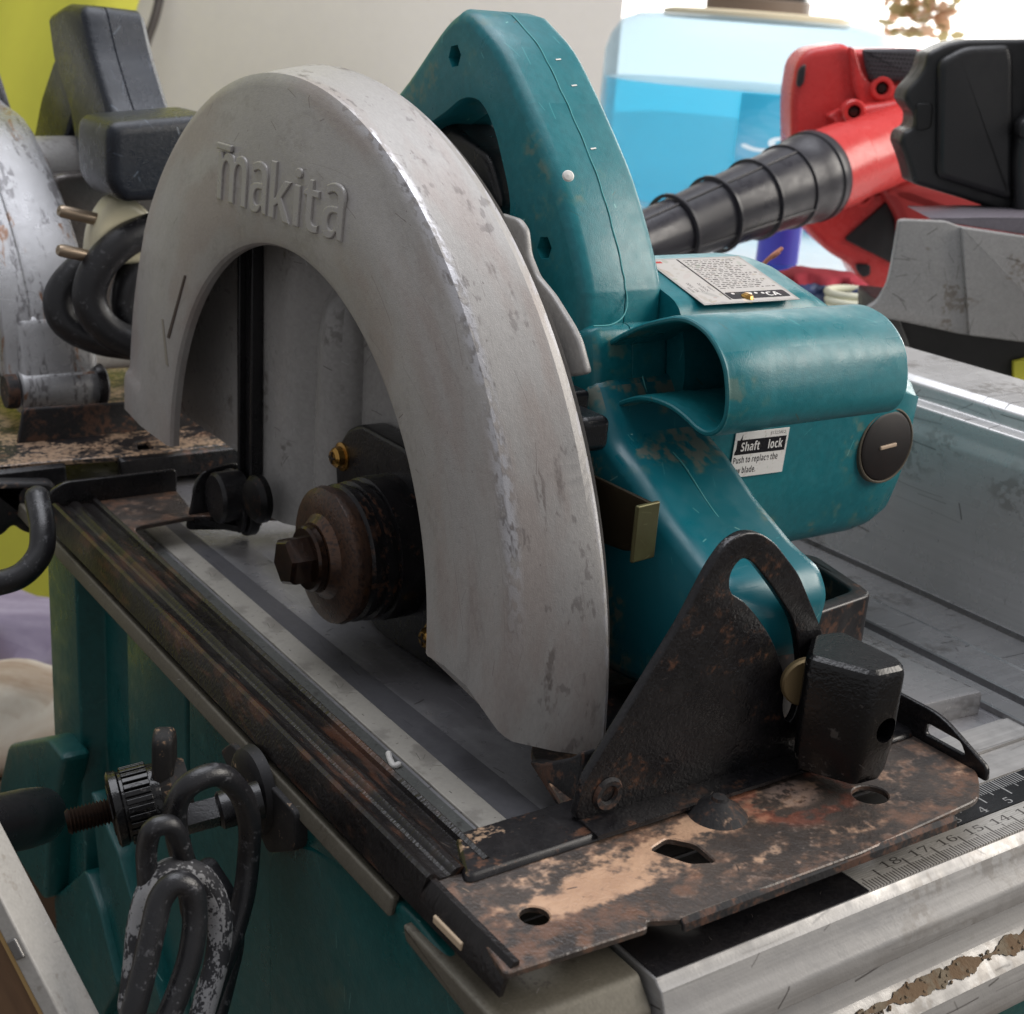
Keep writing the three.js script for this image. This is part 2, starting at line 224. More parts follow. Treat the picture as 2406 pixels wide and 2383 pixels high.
// ---------- main circular saw ----------
const font = await new FontLoader().loadAsync('fonts/droid/droid_sans_bold.typeface.json');
const saw = thing('circular_saw', 'large worn teal circular saw with a grey blade cover, standing on the table saw', 'circular saw', [0.1, 0, -0.19]);
{ // grey upper blade cover: a worn cast shell with an arched opening
  const A = [0.0223, -0.2499], B = [0.0283, -0.2621], C = [0.0094, -0.2635], M = (p, q, t) => [lerp(p[0], q[0], t), lerp(p[1], q[1], t)];
  const prof = [ // x, radius, centre, end height at the front
    [0.0600, 0.1163, A, 0.021], [0.0572, 0.1163, A, 0.021], [0.0557, 0.1172, A, 0.021], [0.0550, 0.1195, A, 0.021], [0.0550, 0.134, M(A, B, 0.3), 0.022], [0.0551, 0.1470, M(A, B, 0.6), 0.021], [0.0560, 0.1505, M(A, B, 0.65), 0.02],
    [0.0583, 0.1685, B, 0.012], [0.0592, 0.1712, B, 0.010], [0.0606, 0.1732, B, 0.0085], [0.0628, 0.1752, M(B, C, 0.1), 0.007], [0.0725, 0.1848, M(B, C, 0.5), 0.006], [0.0815, 0.1935, M(B, C, 0.88), 0.006], [0.0838, 0.1949, C, 0.007], [0.0850, 0.1945, C, 0.009], [0.0855, 0.192, C, 0.012],
    [0.0845, 0.189, C, 0.012], [0.0650, 0.1715, B, 0.010], [0.0605, 0.166, B, 0.012], [0.0600, 0.147, M(A, B, 0.6), 0.021]];
  const NU = 150, nP = prof.length, pos = [], uv = [], idx = [], lenV = [0];
  for (let j = 1; j < nP; j++) lenV.push(lenV[j - 1] + Math.hypot(prof[j][0] - prof[j - 1][0], (prof[j][1] - prof[j - 1][1]) * 0.8));
  const tot = lenV[15];
  const at = (j, t) => { let [x, r, c, y0] = prof[j]; const kt = sst(0.80, 0.945, t) * (1 - sst(0.955, 0.968, t)); r -= kt * (j >= 6 && j <= 8 ? 0.0085 : j === 9 ? 0.003 : 0); x -= j === 9 ? kt * 0.0005 : 0; if (j >= 6 && j <= 11) r += 0.0042 * sst(0.960, 0.972, t); const t0 = Math.asin((y0 - c[0]) / r), t1 = Math.PI - Math.asin((0.027 - c[0]) / r), th = lerp(t0, t1, t); return [x, c[0] + r * Math.sin(th), c[1] + r * Math.cos(th)]; };
  for (let i = 0; i <= NU; i++) for (let j = 0; j <= nP; j++) { const q = at(j % nP, i / NU); pos.push(...q); uv.push(i / NU, j <= 15 ? lenV[j] / tot : 0.02); }
  const W = nP + 1;
  for (let i = 0; i < NU; i++) for (let j = 0; j < nP; j++) { const a = i * W + j, b = a + W; idx.push(a, a + 1, b + 1, a, b + 1, b); }
  for (const i of [0, NU]) { const P = prof.map((p, j) => new THREE.Vector2(p[0], prof[j][1])); for (const t of THREE.ShapeUtils.triangulateShape(P, [])) idx.push(...t.map((k) => i * W + k)); }
  let g = new THREE.BufferGeometry(); g.setAttribute('position', new THREE.Float32BufferAttribute(pos, 3)); g.setAttribute('uv', new THREE.Float32BufferAttribute(uv, 2)); g.setIndex(idx);
  g = crease(g, 24);
  const vE = lenV[9] / tot, vR = lenV[14] / tot;
  const bare = (u, v) => { const n = fbm(u, v, 12, 5, 6, 301), e = fbm(u, v, 160, 60, 3, 304), s = fbm(u, v, 60, 8, 4, 306), w = Math.abs(v - vE - (n - 0.5) * 0.02) / (0.022 + 0.05 * fbm(u, v, 30, 4, 4, 305)); return (1 - sst(0.2, 1.1, w)) * sst(0.32, 0.56, e * 0.65 + s * 0.35) * (0.12 + 0.88 * sst(0.04, 0.12, u) * (1 - sst(0.38, 0.46, u))); };
  const coverWear = tex(1024, 512, (u, v) => { const w = bare(u, v), m = fbm(u, v, 24, 10, 5, 309); return [0, 255 * (0.46 + 0.12 * (m - 0.5) - 0.1 * w), 255 * (0.16 + 0.7 * w)]; }, null, false); // rubbed to bare metal
  const coverTex = tex(2048, 1024, (u, v) => {
    const n = fbm(u, v, 12, 5, 6, 301), f = fbm(u, v, 400, 160, 2, 302), k = fbm(u, v, 20, 12, 6, 303), e = fbm(u, v, 160, 60, 3, 304), s = fbm(u, v, 60, 8, 4, 306);
    let c = mix(mix([156, 153, 150], [178, 175, 172], n), [158, 146, 140], sst(0.5, 0.72, fbm(u, v, 9, 5, 5, 310)) * 0.55).map((x) => x + (f - 0.5) * 12);
    const rim = sst(vE + 0.02, vE + 0.06, v);
    c = mix(c, [112, 104, 100], clamp((sst(0.56, 0.7, k) * sst(0.4, 0.65, e)) * (0.15 + 0.5 * rim)));
    c = mix(c, [92, 86, 84], rim * sst(0.64, 0.72, s * 0.6 + e * 0.4) * 0.35);
    const w = Math.abs(v - vE - (n - 0.5) * 0.02) / (0.022 + 0.05 * fbm(u, v, 30, 4, 4, 305)); // bare, rubbed edge
    const wear = (1 - sst(0.2, 1.1, w)) * sst(0.32, 0.56, e * 0.65 + s * 0.35) * (0.12 + 0.88 * sst(0.04, 0.12, u) * (1 - sst(0.38, 0.46, u)));
    c = mix(c, mix([120, 116, 116], [196, 195, 198], sst(0.3, 0.55, e)), wear);
    const sc = Math.abs(v - vE - 0.035 - (s - 0.5) * 0.05) / 0.03; c = mix(c, [90, 86, 84], (1 - sst(0.3, 1, sc)) * sst(0.5, 0.66, e * 0.5 + k * 0.5) * 0.6 * sst(0.1, 0.2, u) * (1 - sst(0.5, 0.62, u)));
    const w2 = Math.abs(v - vR) / 0.03; return mix(c, [188, 188, 194], (1 - sst(0.4, 1, w2)) * sst(0.42, 0.55, e) * 0.6);
  }, (g2, w, h) => { scratches(g2, w, h, 110, 307, 'rgba(96,88,84,A)', 34, 1.0); scratches(g2, w, h, 26, 311, 'rgba(104,96,90,A)', 150, 1.2, 0.2, 1.2); scratches(g2, w, h, 240, 312, 'rgba(104,98,94,A)', 3, 1.6); scratches(g2, w, h, 50, 308, 'rgba(176,174,172,A)', 40, 1.0); });
  const cover = part(saw, 'blade_cover', g, std({ map: coverTex, metalnessMap: coverWear, roughnessMap: coverWear, roughness: 1, metalness: 1, bumpMap: metres(grain.clone(), 0.04, 0.15), bumpScale: 0.0002 }), { label: 'grey worn cast blade cover with raised lettering' });
  // raised lettering along the cover
  const [b0, b1] = [[.1489,-.3101],[.1489,-.1985]], ang = Math.atan2(b1[0] - b0[0], b1[1] - b0[1]), L = Math.hypot(b1[0] - b0[0], b1[1] - b0[1]);
  const letterMat = std({ color: 0xa8a5a2, roughness: 0.46, metalness: 0.16, roughnessMap: smudge });
  let cx = 0; const made = [];
  for (const ch of 'makita') {
    const t = new TextGeometry(ch, { font, size: 0.0185, depth: 0.0003, curveSegments: 5, bevelEnabled: true, bevelThickness: 0.0006, bevelSize: 0.0004, bevelOffset: -0.0006, bevelSegments: 3 });
    t.computeBoundingBox(); const bb = t.boundingBox; t.translate(-bb.min.x, 0, 0); made.push([t, cx]); cx += (bb.max.x - bb.min.x) + 0.0016;
  }
  const k = L / cx;
  made.push([new RoundedBoxGeometry(0.010, 0.0020, 0.0014, 2, 0.0005).translate(0.005, 0.0152, 0.0005), -0.001]);
  for (const [t, x0] of made) {
    t.computeBoundingBox(); const xh = t.boundingBox.max.y > 0.02 ? 0 : t.boundingBox.max.y;
    let q = clean(t.index ? t : t); const tall = xh < 0.0165 ? 1.42 : 1.12; q.scale(k, tall, 1); q.translate(x0 * k, 0, 0);
    const shear = new THREE.Matrix4().set(1, 0.12, 0, 0, 0, 1, 0, 0, 0, 0, 1, 0, 0, 0, 0, 1); q.applyMatrix4(shear); q.rotateZ(ang);
    q.applyMatrix4(new THREE.Matrix4().set(0, 0, -1, 0.0552, 0, 1, 0, b0[0], 1, 0, 0, b0[1], 0, 0, 0, 1));
    part(cover, 'letter', boxUV(q), letterMat);
  }
  // cut arrow mark by the arch
  const gm = std({ color: 0x4a3f38, roughness: 0.8 });
  const arrow = (pts) => { const p = pts; return prism('x', [[p[0][0], p[0][1] - 0.0010], [p[0][0], p[0][1] + 0.0008], [p[1][0], p[1][1] + 0.0014], [p[1][0], p[1][1] - 0.0014]], flat(0.0546, 0.0556)); };
  part(cover, 'cut_mark', arrow([[.1113,-.3446],[.0791,-.3653]]), gm);
  part(cover, 'cut_mark', arrow([[.0864,-.3722],[.0659,-.3669]]), std({ color: 0x8d877c, roughness: 0.5 }));
}
// wall of the gear housing behind the blade: one cast sheet that steps inward past the depth guide
{
  const NR = 26, NT = 72, pos = [], idx = [], cy = 0.0125, cz = -0.263;
  const wx = (z) => lerp(0.0815, 0.0985, sst(-0.299, -0.268, z)) - 0.002 * Math.exp(-(((z + 0.258) / 0.008) ** 2));
  const yMin = (z) => lerp(0.027, -0.004, sst(-0.338, -0.330, z));
  for (const back of [0, 1]) for (let i = 0; i <= NT; i++) for (let k = 0; k <= NR; k++) { const t = lerp(-0.12, Math.PI + 0.12, i / NT), r = 0.008 + 0.180 * k / NR, z = cz + Math.cos(t) * r, y = Math.max(cy + Math.sin(t) * r - (k ? 0 : 0.01), yMin(z)); pos.push(lerp(wx(z), 0.0868, sst(0.158, 0.172, r)) + back * 0.003, y, z); }
  const W = NR + 1, N = (NT + 1) * W; for (const b of [0, N]) for (let i = 0; i < NT; i++) for (let k = 0; k < NR; k++) { const a = b + i * W + k, c = a + W; b ? idx.push(a, c, c + 1, a, c + 1, a + 1) : idx.push(a, c + 1, c, a, a + 1, c + 1); }
  const g = new THREE.BufferGeometry(); g.setAttribute('position', new THREE.Float32BufferAttribute(pos, 3)); g.setIndex(idx);
  part(saw, 'gear_housing', [boxUV(crease(g, 40)), prism('x', fillet([[.1643,-.1639],[.164,-.1526],[.1613,-.1479],[.1534,-.1453],[.1474,-.1396],[.1429,-.1299],[.1352,-.1183],[.1312,-.1137],[.1218,-.1075],[.1186,-.1162],[.1171,-.1387],[.1284,-.1629],[.1483,-.1754]], 0.002), rnd(0.0945, 0.0972, 0.0009)), turned([[0.0005, 0.122], [0.007, 0.119], [0.0120, 0.110], [0.0140, 0.096], [0.0145, 0.07], [0.0145, -0.003]], [0.0985, 0, -0.272], [0, 1, 0], 40)], housing);
}
{ // bearing box with its two screws, spindle, flanges and bolt
  const y = 0.029, z = -0.209, X = (prof, seg = 48) => turned(prof.map(([x, r]) => [r, x]), [0, y, z], [1, 0, 0], seg);
  const box = part(saw, 'bearing_box', prism('x', fillet([[.0435,-.2598],[.0526,-.2604],[.065,-.2501],[.0697,-.2396],[.0698,-.2026],[.0452,-.1791],[-.008,-.1659],[-.0111,-.1748],[-.0128,-.2189],[-.002,-.2472]], 0.004), rnd(0.086, 0.098, 0.0015)), blackSteel);
  for (const c of [[[.052,-.2537]], [[.0027,-.1764]]]) {
    const s = part(box, 'screw', turned([[0, 0.0055], [0.003, 0.0052], [0.0042, 0.004], [0.0045, 0.0015], [0.006, 0.0012], [0.006, 0]], [0.0865, c[0][0], c[0][1]], [-1, 0, 0], 24), brass);
    part(s, 'screw_slot', [rbox(0.0006, 0.005, 0.0009, 0.0002, [0.0810, c[0][0], c[0][1]]), rbox(0.0006, 0.0009, 0.005, 0.0002, [0.0810, c[0][0], c[0][1]])], black(0x2a2018, 0.7));
  }
  part(saw, 'spindle_hub', X([[0.0625, 0.0005], [0.0625, 0.0255], [0.0635, 0.0268], [0.0655, 0.0268], [0.0662, 0.0256], [0.0682, 0.0256], [0.0688, 0.0272], [0.0712, 0.0274], [0.0718, 0.0262], [0.0735, 0.0262], [0.0742, 0.028], [0.077, 0.0284], [0.0905, 0.0284]]), std({ map: rustTex(321, 0.03, -0.2, 0.1), roughness: 0.42, metalness: 0.4, roughnessMap: smudge, bumpMap: grainN, bumpScale: 0.0002 }));
  const fl = part(saw, 'blade_flange', X([[0.0515, 0.012], [0.0515, 0.0135], [0.0545, 0.0165], [0.0552, 0.024], [0.0562, 0.0262], [0.0585, 0.0268], [0.0605, 0.0262], [0.0625, 0.0255], [0.0625, 0.001]]), flangeMat);
  part(fl, 'paint_dot', turned([[0, 0.0006], [0.0012, 0.0004], [0.0014, 0]], [0.0556, ...[[.0225,-.1965]][0]], [-1, 0, 0], 16), whitePaint);
  part(saw, 'hex_bolt', [X([[0.0475, 0.0005], [0.0475, 0.0118], [0.0485, 0.0126], [0.0508, 0.0126], [0.0515, 0.012]], 36), prism('x', hexa(y, z, 0.0098, 0.2), [[0.0385, 0.0014], [0.0395, 0.0003], [0.0402, 0], [0.0478, 0]])], std({ map: flangeMat.map, color: 0xb0aaa8, roughness: 0.42, metalness: 0.5, roughnessMap: smudge }));
}
{ // depth guide: channel bar with its pivot bracket
  const bar = (x0, x1, z0, z1, y0, y1) => prism('x', fillet([[y0, z0], [y0, z1], [y1, z1 - 0.003], [y1, z0 - 0.003]], 0.001), rnd(x0, x1, 0.0007));
  part(saw, 'depth_guide', [bar(0.0755, 0.081, -0.335, -0.3325, 0.0, 0.15), bar(0.0785, 0.081, -0.3325, -0.3215, 0.0, 0.15), bar(0.0755, 0.081, -0.3215, -0.319, 0.0, 0.15), prism('x', [...circle(0.003, -0.327, 0.0092, 28)], rnd(0.0745, 0.080, 0.001))], blackSteel);
  part(saw, 'pivot_bracket', [turned([[0.0005, -0.012], [0.0105, -0.012], [0.0118, -0.0105], [0.0118, 0.001], [0.0005, 0.001]], [0.0745, 0.012, -0.331], [1, 0, 0], 32), prism('z', fillet([[.0549,-.0072],[.0581,.0059],[.0591,.0143],[.0632,.0202],[.0784,.0225],[.0863,.02],[.0867,-.0118]], 0.003), rnd(-0.3475, -0.3455, 0.0006)), prism('x', fillet([[-0.004, -0.3465], [0.018, -0.3465], [0.0235, -0.338], [0.0235, -0.326], [0.004, -0.318], [-0.004, -0.322]], 0.004), rnd(0.0715, 0.0738, 0.0006)), prism('y', [[0.0580, -0.352], [0.0580, -0.3420], [0.0735, -0.322], [0.0735, -0.352]], flat(-0.0035, -0.0005))], steel);
  part(saw, 'rivet', turned([[0, 0.0042], [0.004, 0.004], [0.0088, 0.003], [0.0108, 0.0008], [0.0108, -0.002]], [.0712,.0195,-.3032], [-1, 0, 0.05], 32), std({ map: rustTex(331, 0.02, -0.05, 0.05), roughness: 0.4, metalness: 0.6, color: 0xd0d0d0 }));
}
{ // shoe: pressed steel base plate
  const outer = [...fillet([[0.0035, -0.3785], [0.0045, -0.02], [0.0008, 0.0005], [0.0455, 0.0030], [0.0470, 0.0002], [0.0555, 0.0040], [0.126, 0.0050], [0.186, 0.0012, 0.006], [0.2010, -0.012, 0.006], [0.2015, -0.26], [0.125, -0.345], [0.060, -0.350], [0.0625, -0.366], [0.0640, -0.3815]], 0.0015)];
  const slot = fillet([[0.0228, -0.056, 0.006], [0.0610, -0.0552], [0.0715, -0.090], [0.0990, -0.12], [0.0990, -0.325], [0.0585, -0.344], [0.0275, -0.3405, 0.006], [0.0225, -0.20], [0.0195, -0.1985], [0.0193, -0.21], [0.0222, -0.212]].slice(0, 7), 0.003);
  const holes = [circle(0.1546, -0.0176, 0.0062, 24, 0.0055), circle(0.0216, -0.0161, 0.0042, 20), fillet([[0.0700, -0.0265], [0.0790, -0.0290], [0.0845, -0.0225], [0.0835, -0.0120], [0.0760, -0.0150]], 0.002), fillet([[0.0140, -0.2190], [0.0205, -0.2190], [0.0205, -0.2000], [0.0140, -0.2000]], 0.002)].slice(0, 3);
  const shoe = part(saw, 'base_plate', [prism('y', outer, [[-0.0022, 0.0003], [-0.0019, 0], [-0.0004, 0], [0, 0.0004]], [slot, ...holes])], stripMat, { label: 'rusty black pressed steel base plate with tan dust' });
  // left rail with rolled outer edge
  part(shoe, 'side_rail', [prism('z', [[0.0004, -0.0078], [0.0016, -0.0078], [0.0030, -0.0030], [0.0050, -0.0006], [0.0222, -0.0006], [0.0226, -0.0040], [0.0240, -0.0040], [0.0242, 0.0022], [0.0232, 0.0030], [0.0218, 0.0024], [0.0212, 0.0008], [0.0172, 0.0006], [0.0164, 0.0009], [0.0156, 0.0018], [0.0146, 0.0023], [0.0128, 0.0023], [0.0118, 0.0018], [0.0110, 0.0009], [0.0100, 0.0005], [0.0078, 0.0006], [0.0068, 0.0014], [0.0058, 0.0026], [0.0044, 0.0029], [0.0032, 0.0022], [0.0016, -0.0024]], flat(-0.3770, -0.0420), [], 24), prism('z', [[0.0004, -0.0078], [0.0016, -0.0078], [0.0030, -0.0030], [0.0060, 0.0001], [0.0060, 0.0014], [0.0042, 0.0015], [0.0016, -0.0024]], flat(-0.0420, -0.0005), [], 50)].map(uvAlongZ), steelRail);
  part(shoe, 'side_slot', rbox(0.0012, 0.0026, 0.0145, 0.0006, [0.0010, -0.0050, -0.0265]), std({ color: 0xb9a48a, roughness: 0.7 }), { label: 'bright dusty slot in the rail near the corner' });
  part(shoe, 'rear_flange', [prism('z', fillet([[0.0035, -0.002], [0.0640, -0.002], [0.0640, 0.0108], [0.010, 0.0112, 0.006], [0.0035, 0.0075]], 0.002), rnd(-0.3820, -0.3795, 0.0006))], blackSteel);
  part(shoe, 'ridge', prism('y', fillet([[0.0225, -0.0575], [0.200, -0.0575], [0.200, -0.0385], [0.013, -0.0372]], 0.003), [[0.0003, -0.0006], [0.0016, 0], [0.0022, 0.0008]]), std({ map: rustTex(341, 0.02, 0.03, 0.1, 0.06), roughness: 0.5, metalness: 0.2, roughnessMap: smudge }));
  part(shoe, 'front_lip', prism('x', [[0, 0.0040], [-0.0012, 0.0054], [-0.0036, 0.0057], [-0.0036, 0.0047], [-0.0018, 0.0043], [-0.0008, 0.0030]], rnd(0.0560, 0.1700, 0.0008)), rusty);
  part(shoe, 'right_flange', prism('x', fillet([[-0.002, -0.007, 0.001], [0.003, -0.0075], [0.0125, -0.029, 0.006], [0.0120, -0.12], [-0.002, -0.12]], 0.002), rnd(0.1992, 0.2014, 0.0007), [fillet([[0.0030, -0.0165], [0.0030, -0.034], [0.0072, -0.034], [0.0070, -0.0195]], 0.0016)]), steel);
  part(shoe, 'stud', [turned([[0.0005, 0.0052], [0.0030, 0.0052], [0.0038, 0.0044], [0.0075, 0.0020], [0.0105, -0.001]], [0.1016, 0, -0.0319], [0, 1, 0], 32), turned([[0, 0.0066], [0.0022, 0.0062], [0.0026, 0.0050]], [0.1016, 0, -0.0319], [0, 1, 0], 20)], rusty);
  part(shoe, 'hinge_foot', prism('x', fillet([[.0016,-.0842],[.0038,-.0767],[.0125,-.0631],[.0194,-.0559],[-.0027,-.0549],[-.0073,-.0581],[-.0063,-.0667]], 0.003), rnd(0.066, 0.0712, 0.001)), rusty);
}
{ // sector plate for the bevel, with curved slot, standing across the front
  const o = fillet([[.0564,.0022],[.0593,.0163],[.0903,.061],[.0996,.078],[.105,.0842],[.1111,.0865],[.1178,.0856],[.1253,.0811],[.138,.0684],[.1521,.0471],[.1619,.0263],[.1657,.0082],[.1668,-.0067]], 0.004);
  const s = spline([[.1121,.0778],[.1089,.0752],[.108,.0715],[.1094,.0673],[.1159,.0627],[.1284,.0495],[.1358,.0376],[.1386,.0313],[.1401,.0194],[.1437,.0149],[.1461,.0187],[.146,.029],[.144,.0381],[.1385,.0518],[.1294,.0631],[.121,.0719],[.1161,.0763]], 60, true);
  const sec = part(saw, 'angle_plate', prism('z', o, rnd(-0.0490, -0.0458, 0.0006), [s]), std({ map: rustTex(351, 0.0, -0.14, 0.11), roughness: 0.5, metalness: 0.25, roughnessMap: smudge, bumpMap: grainN, bumpScale: 0.0004 }), { label: 'black rust-flecked sector plate with curved slot' });
  part(sec, 'rivet', turned([[0.0026, 0.0002], [0.0032, 0.0012], [0.0048, 0.0014], [0.0056, 0.0002]], [.0683,.0089,-.0458], [0, 0, 1], 24), rusty);
  part(sec, 'foot_flange', prism('x', [[0.0018, -0.0490], [0.0032, -0.0440], [0.0026, -0.0360], [0.0014, -0.0360], [0.0016, -0.0440]], flat(0.058, 0.150)), steel);
}
{ // lever knob
  const top = [[.1412,-.0404],[.1509,-.0375],[.1519,-.0274],[.1503,-.0145],[.1367,-.0126],[.1407,-.0278],[.1301,-.0328]];
  part(saw, 'lever_knob', carve(prism('y', fillet([[0.1335, -0.0345, 0.003], [0.1480, -0.0465], [0.1600, -0.0440], [0.1612, -0.0190], [0.1570, -0.0140, 0.0025], [0.1440, -0.0150, 0.003]], 0.003), [[0.0045, 0.0050], [0.0060, 0.0025], [0.010, 0.0010], [0.020, 0], [0.0430, 0], [0.0450, 0.0006], [0.0462, 0.0020]]), turned([[0.0005, -0.012], [0.0040, -0.012], [0.0044, 0.004], [0.0005, 0.004]], [0.1530, 0.0250, -0.0143], [0.05, 0, 1], 24)), knobMat, { label: 'chipped black lever knob' });
  part(saw, 'washer', turned([[0.0005, 0.0024], [0.0078, 0.0024], [0.0084, 0.0016], [0.0084, 0], [0.0005, 0]], [0.1412, 0.0335, -0.0400], [-0.4, 0, 0.9], 32), std({ color: 0x8a7858, roughness: 0.45, metalness: 0.6 }));
}
// U bracket and rusty inside behind the sector plate
part(saw, 'hinge_bracket', [prism('y', fillet([[0.112, -0.0520], [0.1950, -0.0620, 0.005], [0.2035, -0.098, 0.004], [0.1980, -0.104], [0.1905, -0.0680, 0.004], [0.112, -0.0560]], 0.001), rnd(0.001, 0.0458, 0.0012)), prism('y', [[0.1, -0.0565], [0.194, -0.0665], [0.198, -0.11], [0.1, -0.11]], flat(0.0005, 0.004))], std({ map: rustTex(361, 0.06, -0.1, 0.09), roughness: 0.6, metalness: 0.2, roughnessMap: smudge }));
{ // front arm casting of the housing
  const arm = fillet([[0.115, -0.160], [0.112, -0.130], ...[[.0937,-.1178],[.0877,-.1045],[.0775,-.0887],[.0678,-.0687],[.0644,-.056]], [0.0560, -0.0505], [0.0380, -0.0530], [0.0180, -0.0700], [0.012, -0.10], [0.010, -0.15], [0.06, -0.165]], 0.004);
  part(saw, 'front_arm', prism('x', arm, [[0.1150, 0.0050], [0.1158, 0.0028], [0.1180, 0.0008], [0.1220, 0], [0.1552, 0], [0.1585, 0.0008], [0.1605, 0.0028], [0.1612, 0.0050]]), tealDusty);
  part(saw, 'arm_seam', tube([[0.112, -0.130], ...[[.0937,-.1178],[.0877,-.1045],[.0775,-.0887],[.0678,-.0687],[.0644,-.056]]].map(([y, z]) => [0.137, y, z]), 0.0003, 50, false, 6), tealSeam);
}
{ // rear handle, two moulded halves with a flash line between
  const front = [[.2304,-.2498],[.2279,-.2205],[.2179,-.202],[.205,-.1874],[.1931,-.1755],[.1775,-.1613],[.1629,-.1509],[.1472,-.1417],[.1402,-.1388]].slice(1), rear = [[0.2310, -0.232], [0.2255, -0.243], [0.1966, -0.2715], [0.165, -0.318], [0.150, -0.345], [0.10, -0.360], [0.09, -0.30], [0.03, -0.26], [0.03, -0.150], [0.10, -0.1300], [0.118, -0.1315], [0.130, -0.1345]];
  const out = [...spline(front, 40), ...fillet([...rear.slice(5).reverse()], 0.004), ...spline([[0.10, -0.360], [0.150, -0.345], [0.1966, -0.2725], [0.2235, -0.2395], [0.2290, -0.229]], 24)];
  const open = spline([...[[.1599,-.1877],[.1664,-.1889],[.1768,-.1943],[.189,-.2021],[.1964,-.2111],[.1968,-.2217],[.1905,-.2346]], [0.165, -0.285], [0.14, -0.31], [0.125, -0.29], [0.128, -0.215], [0.148, -0.190]], 60, true); open.k = 0.25;
  const hx = () => [[[.2121,-.2301]], [[.1518,-.164]]].map((c) => Object.assign(hexa(c[0][0], c[0][1], 0.0040, 0.35), { k: 0.08 }));
  const hd = part(saw, 'handle', [prism('x', out, [[0.1150, 0.0042], [0.1156, 0.0026], [0.1168, 0.0012], [0.1185, 0.0003], [0.1200, 0], [0.1327, 0], [0.1329, 0.0003]], [open, ...hx()]), prism('x', out, [[0.1331, 0.0003], [0.1333, 0], [0.1460, 0], [0.1480, 0.0003], [0.1496, 0.0012], [0.1506, 0.0026], [0.1510, 0.0042]], [open])], teal);
  part(hd, 'seam', tube([...spline(front, 30).map(([y, z], i) => [0.133 + 0.0002 * Math.sin(i * 1.9), y + 0.0001, z + 0.0001]), [0.1325, 0.1360, -0.1368], [0.1295, 0.1322, -0.1352], [0.1240, 0.1302, -0.1344], [0.1175, 0.1300, -0.1352]], 0.00026, 90, false, 6), tealSeam);
  for (const [px, k] of [[0.1385, 0.19], [0.1400, 0.28], [0.1360, 0.5]]) { const f = spline(front, 100), q = f[Math.round(k * 100)], w = f[Math.round(k * 100) + 1]; part(hd, 'paint_fleck', rbox(0.0026, 0.0006, 0.0003, 0.0001, [0, 0, 0], [0, 0, 0.15], 1).applyMatrix4(new THREE.Matrix4().makeRotationX(Math.atan2(q[1] - w[1], q[0] - w[0]))).translate(px, q[0] + 0.0001, q[1] + 0.0001), whitePaint); }
  for (const c of [[[.2135,-.2482]], [[.1495,-.1764]]]) part(hd, 'screw', turned([[0, 0.001], [0.003, 0.0008], [0.0036, 0]], [0.1235, c[0][0] - 0.0005, c[0][1]], [-1, 0, 0], 18), rusty);
  part(hd, 'plug', turned([[0, 0.0009], [0.0016, 0.0006], [0.0021, 0]], [[[.1772,-.1581]][0]].map((p) => [0.1180, p[0] + 0.0002, p[1] + 0.0006])[0], [-0.4, 0.45, 0.8], 18), whitePaint);
  part(saw, 'trigger', prism('x', fillet([[0.190, -0.255], [0.178, -0.215], [0.160, -0.203], [0.150, -0.215], [0.14, -0.27], [0.17, -0.30]], 0.006), rnd(0.1225, 0.1435, 0.003)), blackPlastic);
}
{ // dust nozzle: a rolled sheet of plastic, open towards the blade side
  const sec = spline([[.117,-.1413],[.1228,-.1335],[.1286,-.124],[.1329,-.1156],[.1361,-.1073],[.1381,-.101],[.1387,-.0946],[.137,-.087],[.1332,-.081],[.1286,-.0771],[.1236,-.0752],[.119,-.0742],[.1134,-.0744],[.1098,-.0764],[.1077,-.0801],[.1078,-.0847],[.1097,-.0905],[.1114,-.0975],[.1117,-.1052],[.1108,-.113],[.1081,-.1208],[.1039,-.1285],[.1,-.1344]], 90);
  const th = 0.0022, off = sec.map((p, i) => { const a = sec[Math.max(0, i - 1)], b = sec[Math.min(sec.length - 1, i + 1)], l = Math.hypot(b[0] - a[0], b[1] - a[1]); return [p[0] + (b[1] - a[1]) / l * th, p[1] - (b[0] - a[0]) / l * th]; });
  const ring = [...sec, ...off.reverse()];
  part(saw, 'dust_nozzle', [prism('x', ring, [[0.1235, 0.0007], [0.1240, 0.0002], [0.1249, 0.0003], [0.1255, 0], [0.1445, 0], [0.1448, 0.0004], [0.2060, 0.0004], [0.2075, 0.0010]], [], 40)], teal);
  part(saw, 'nozzle_cap', prism('x', sec, rnd(0.1960, 0.2085, 0.0012)), teal);
}
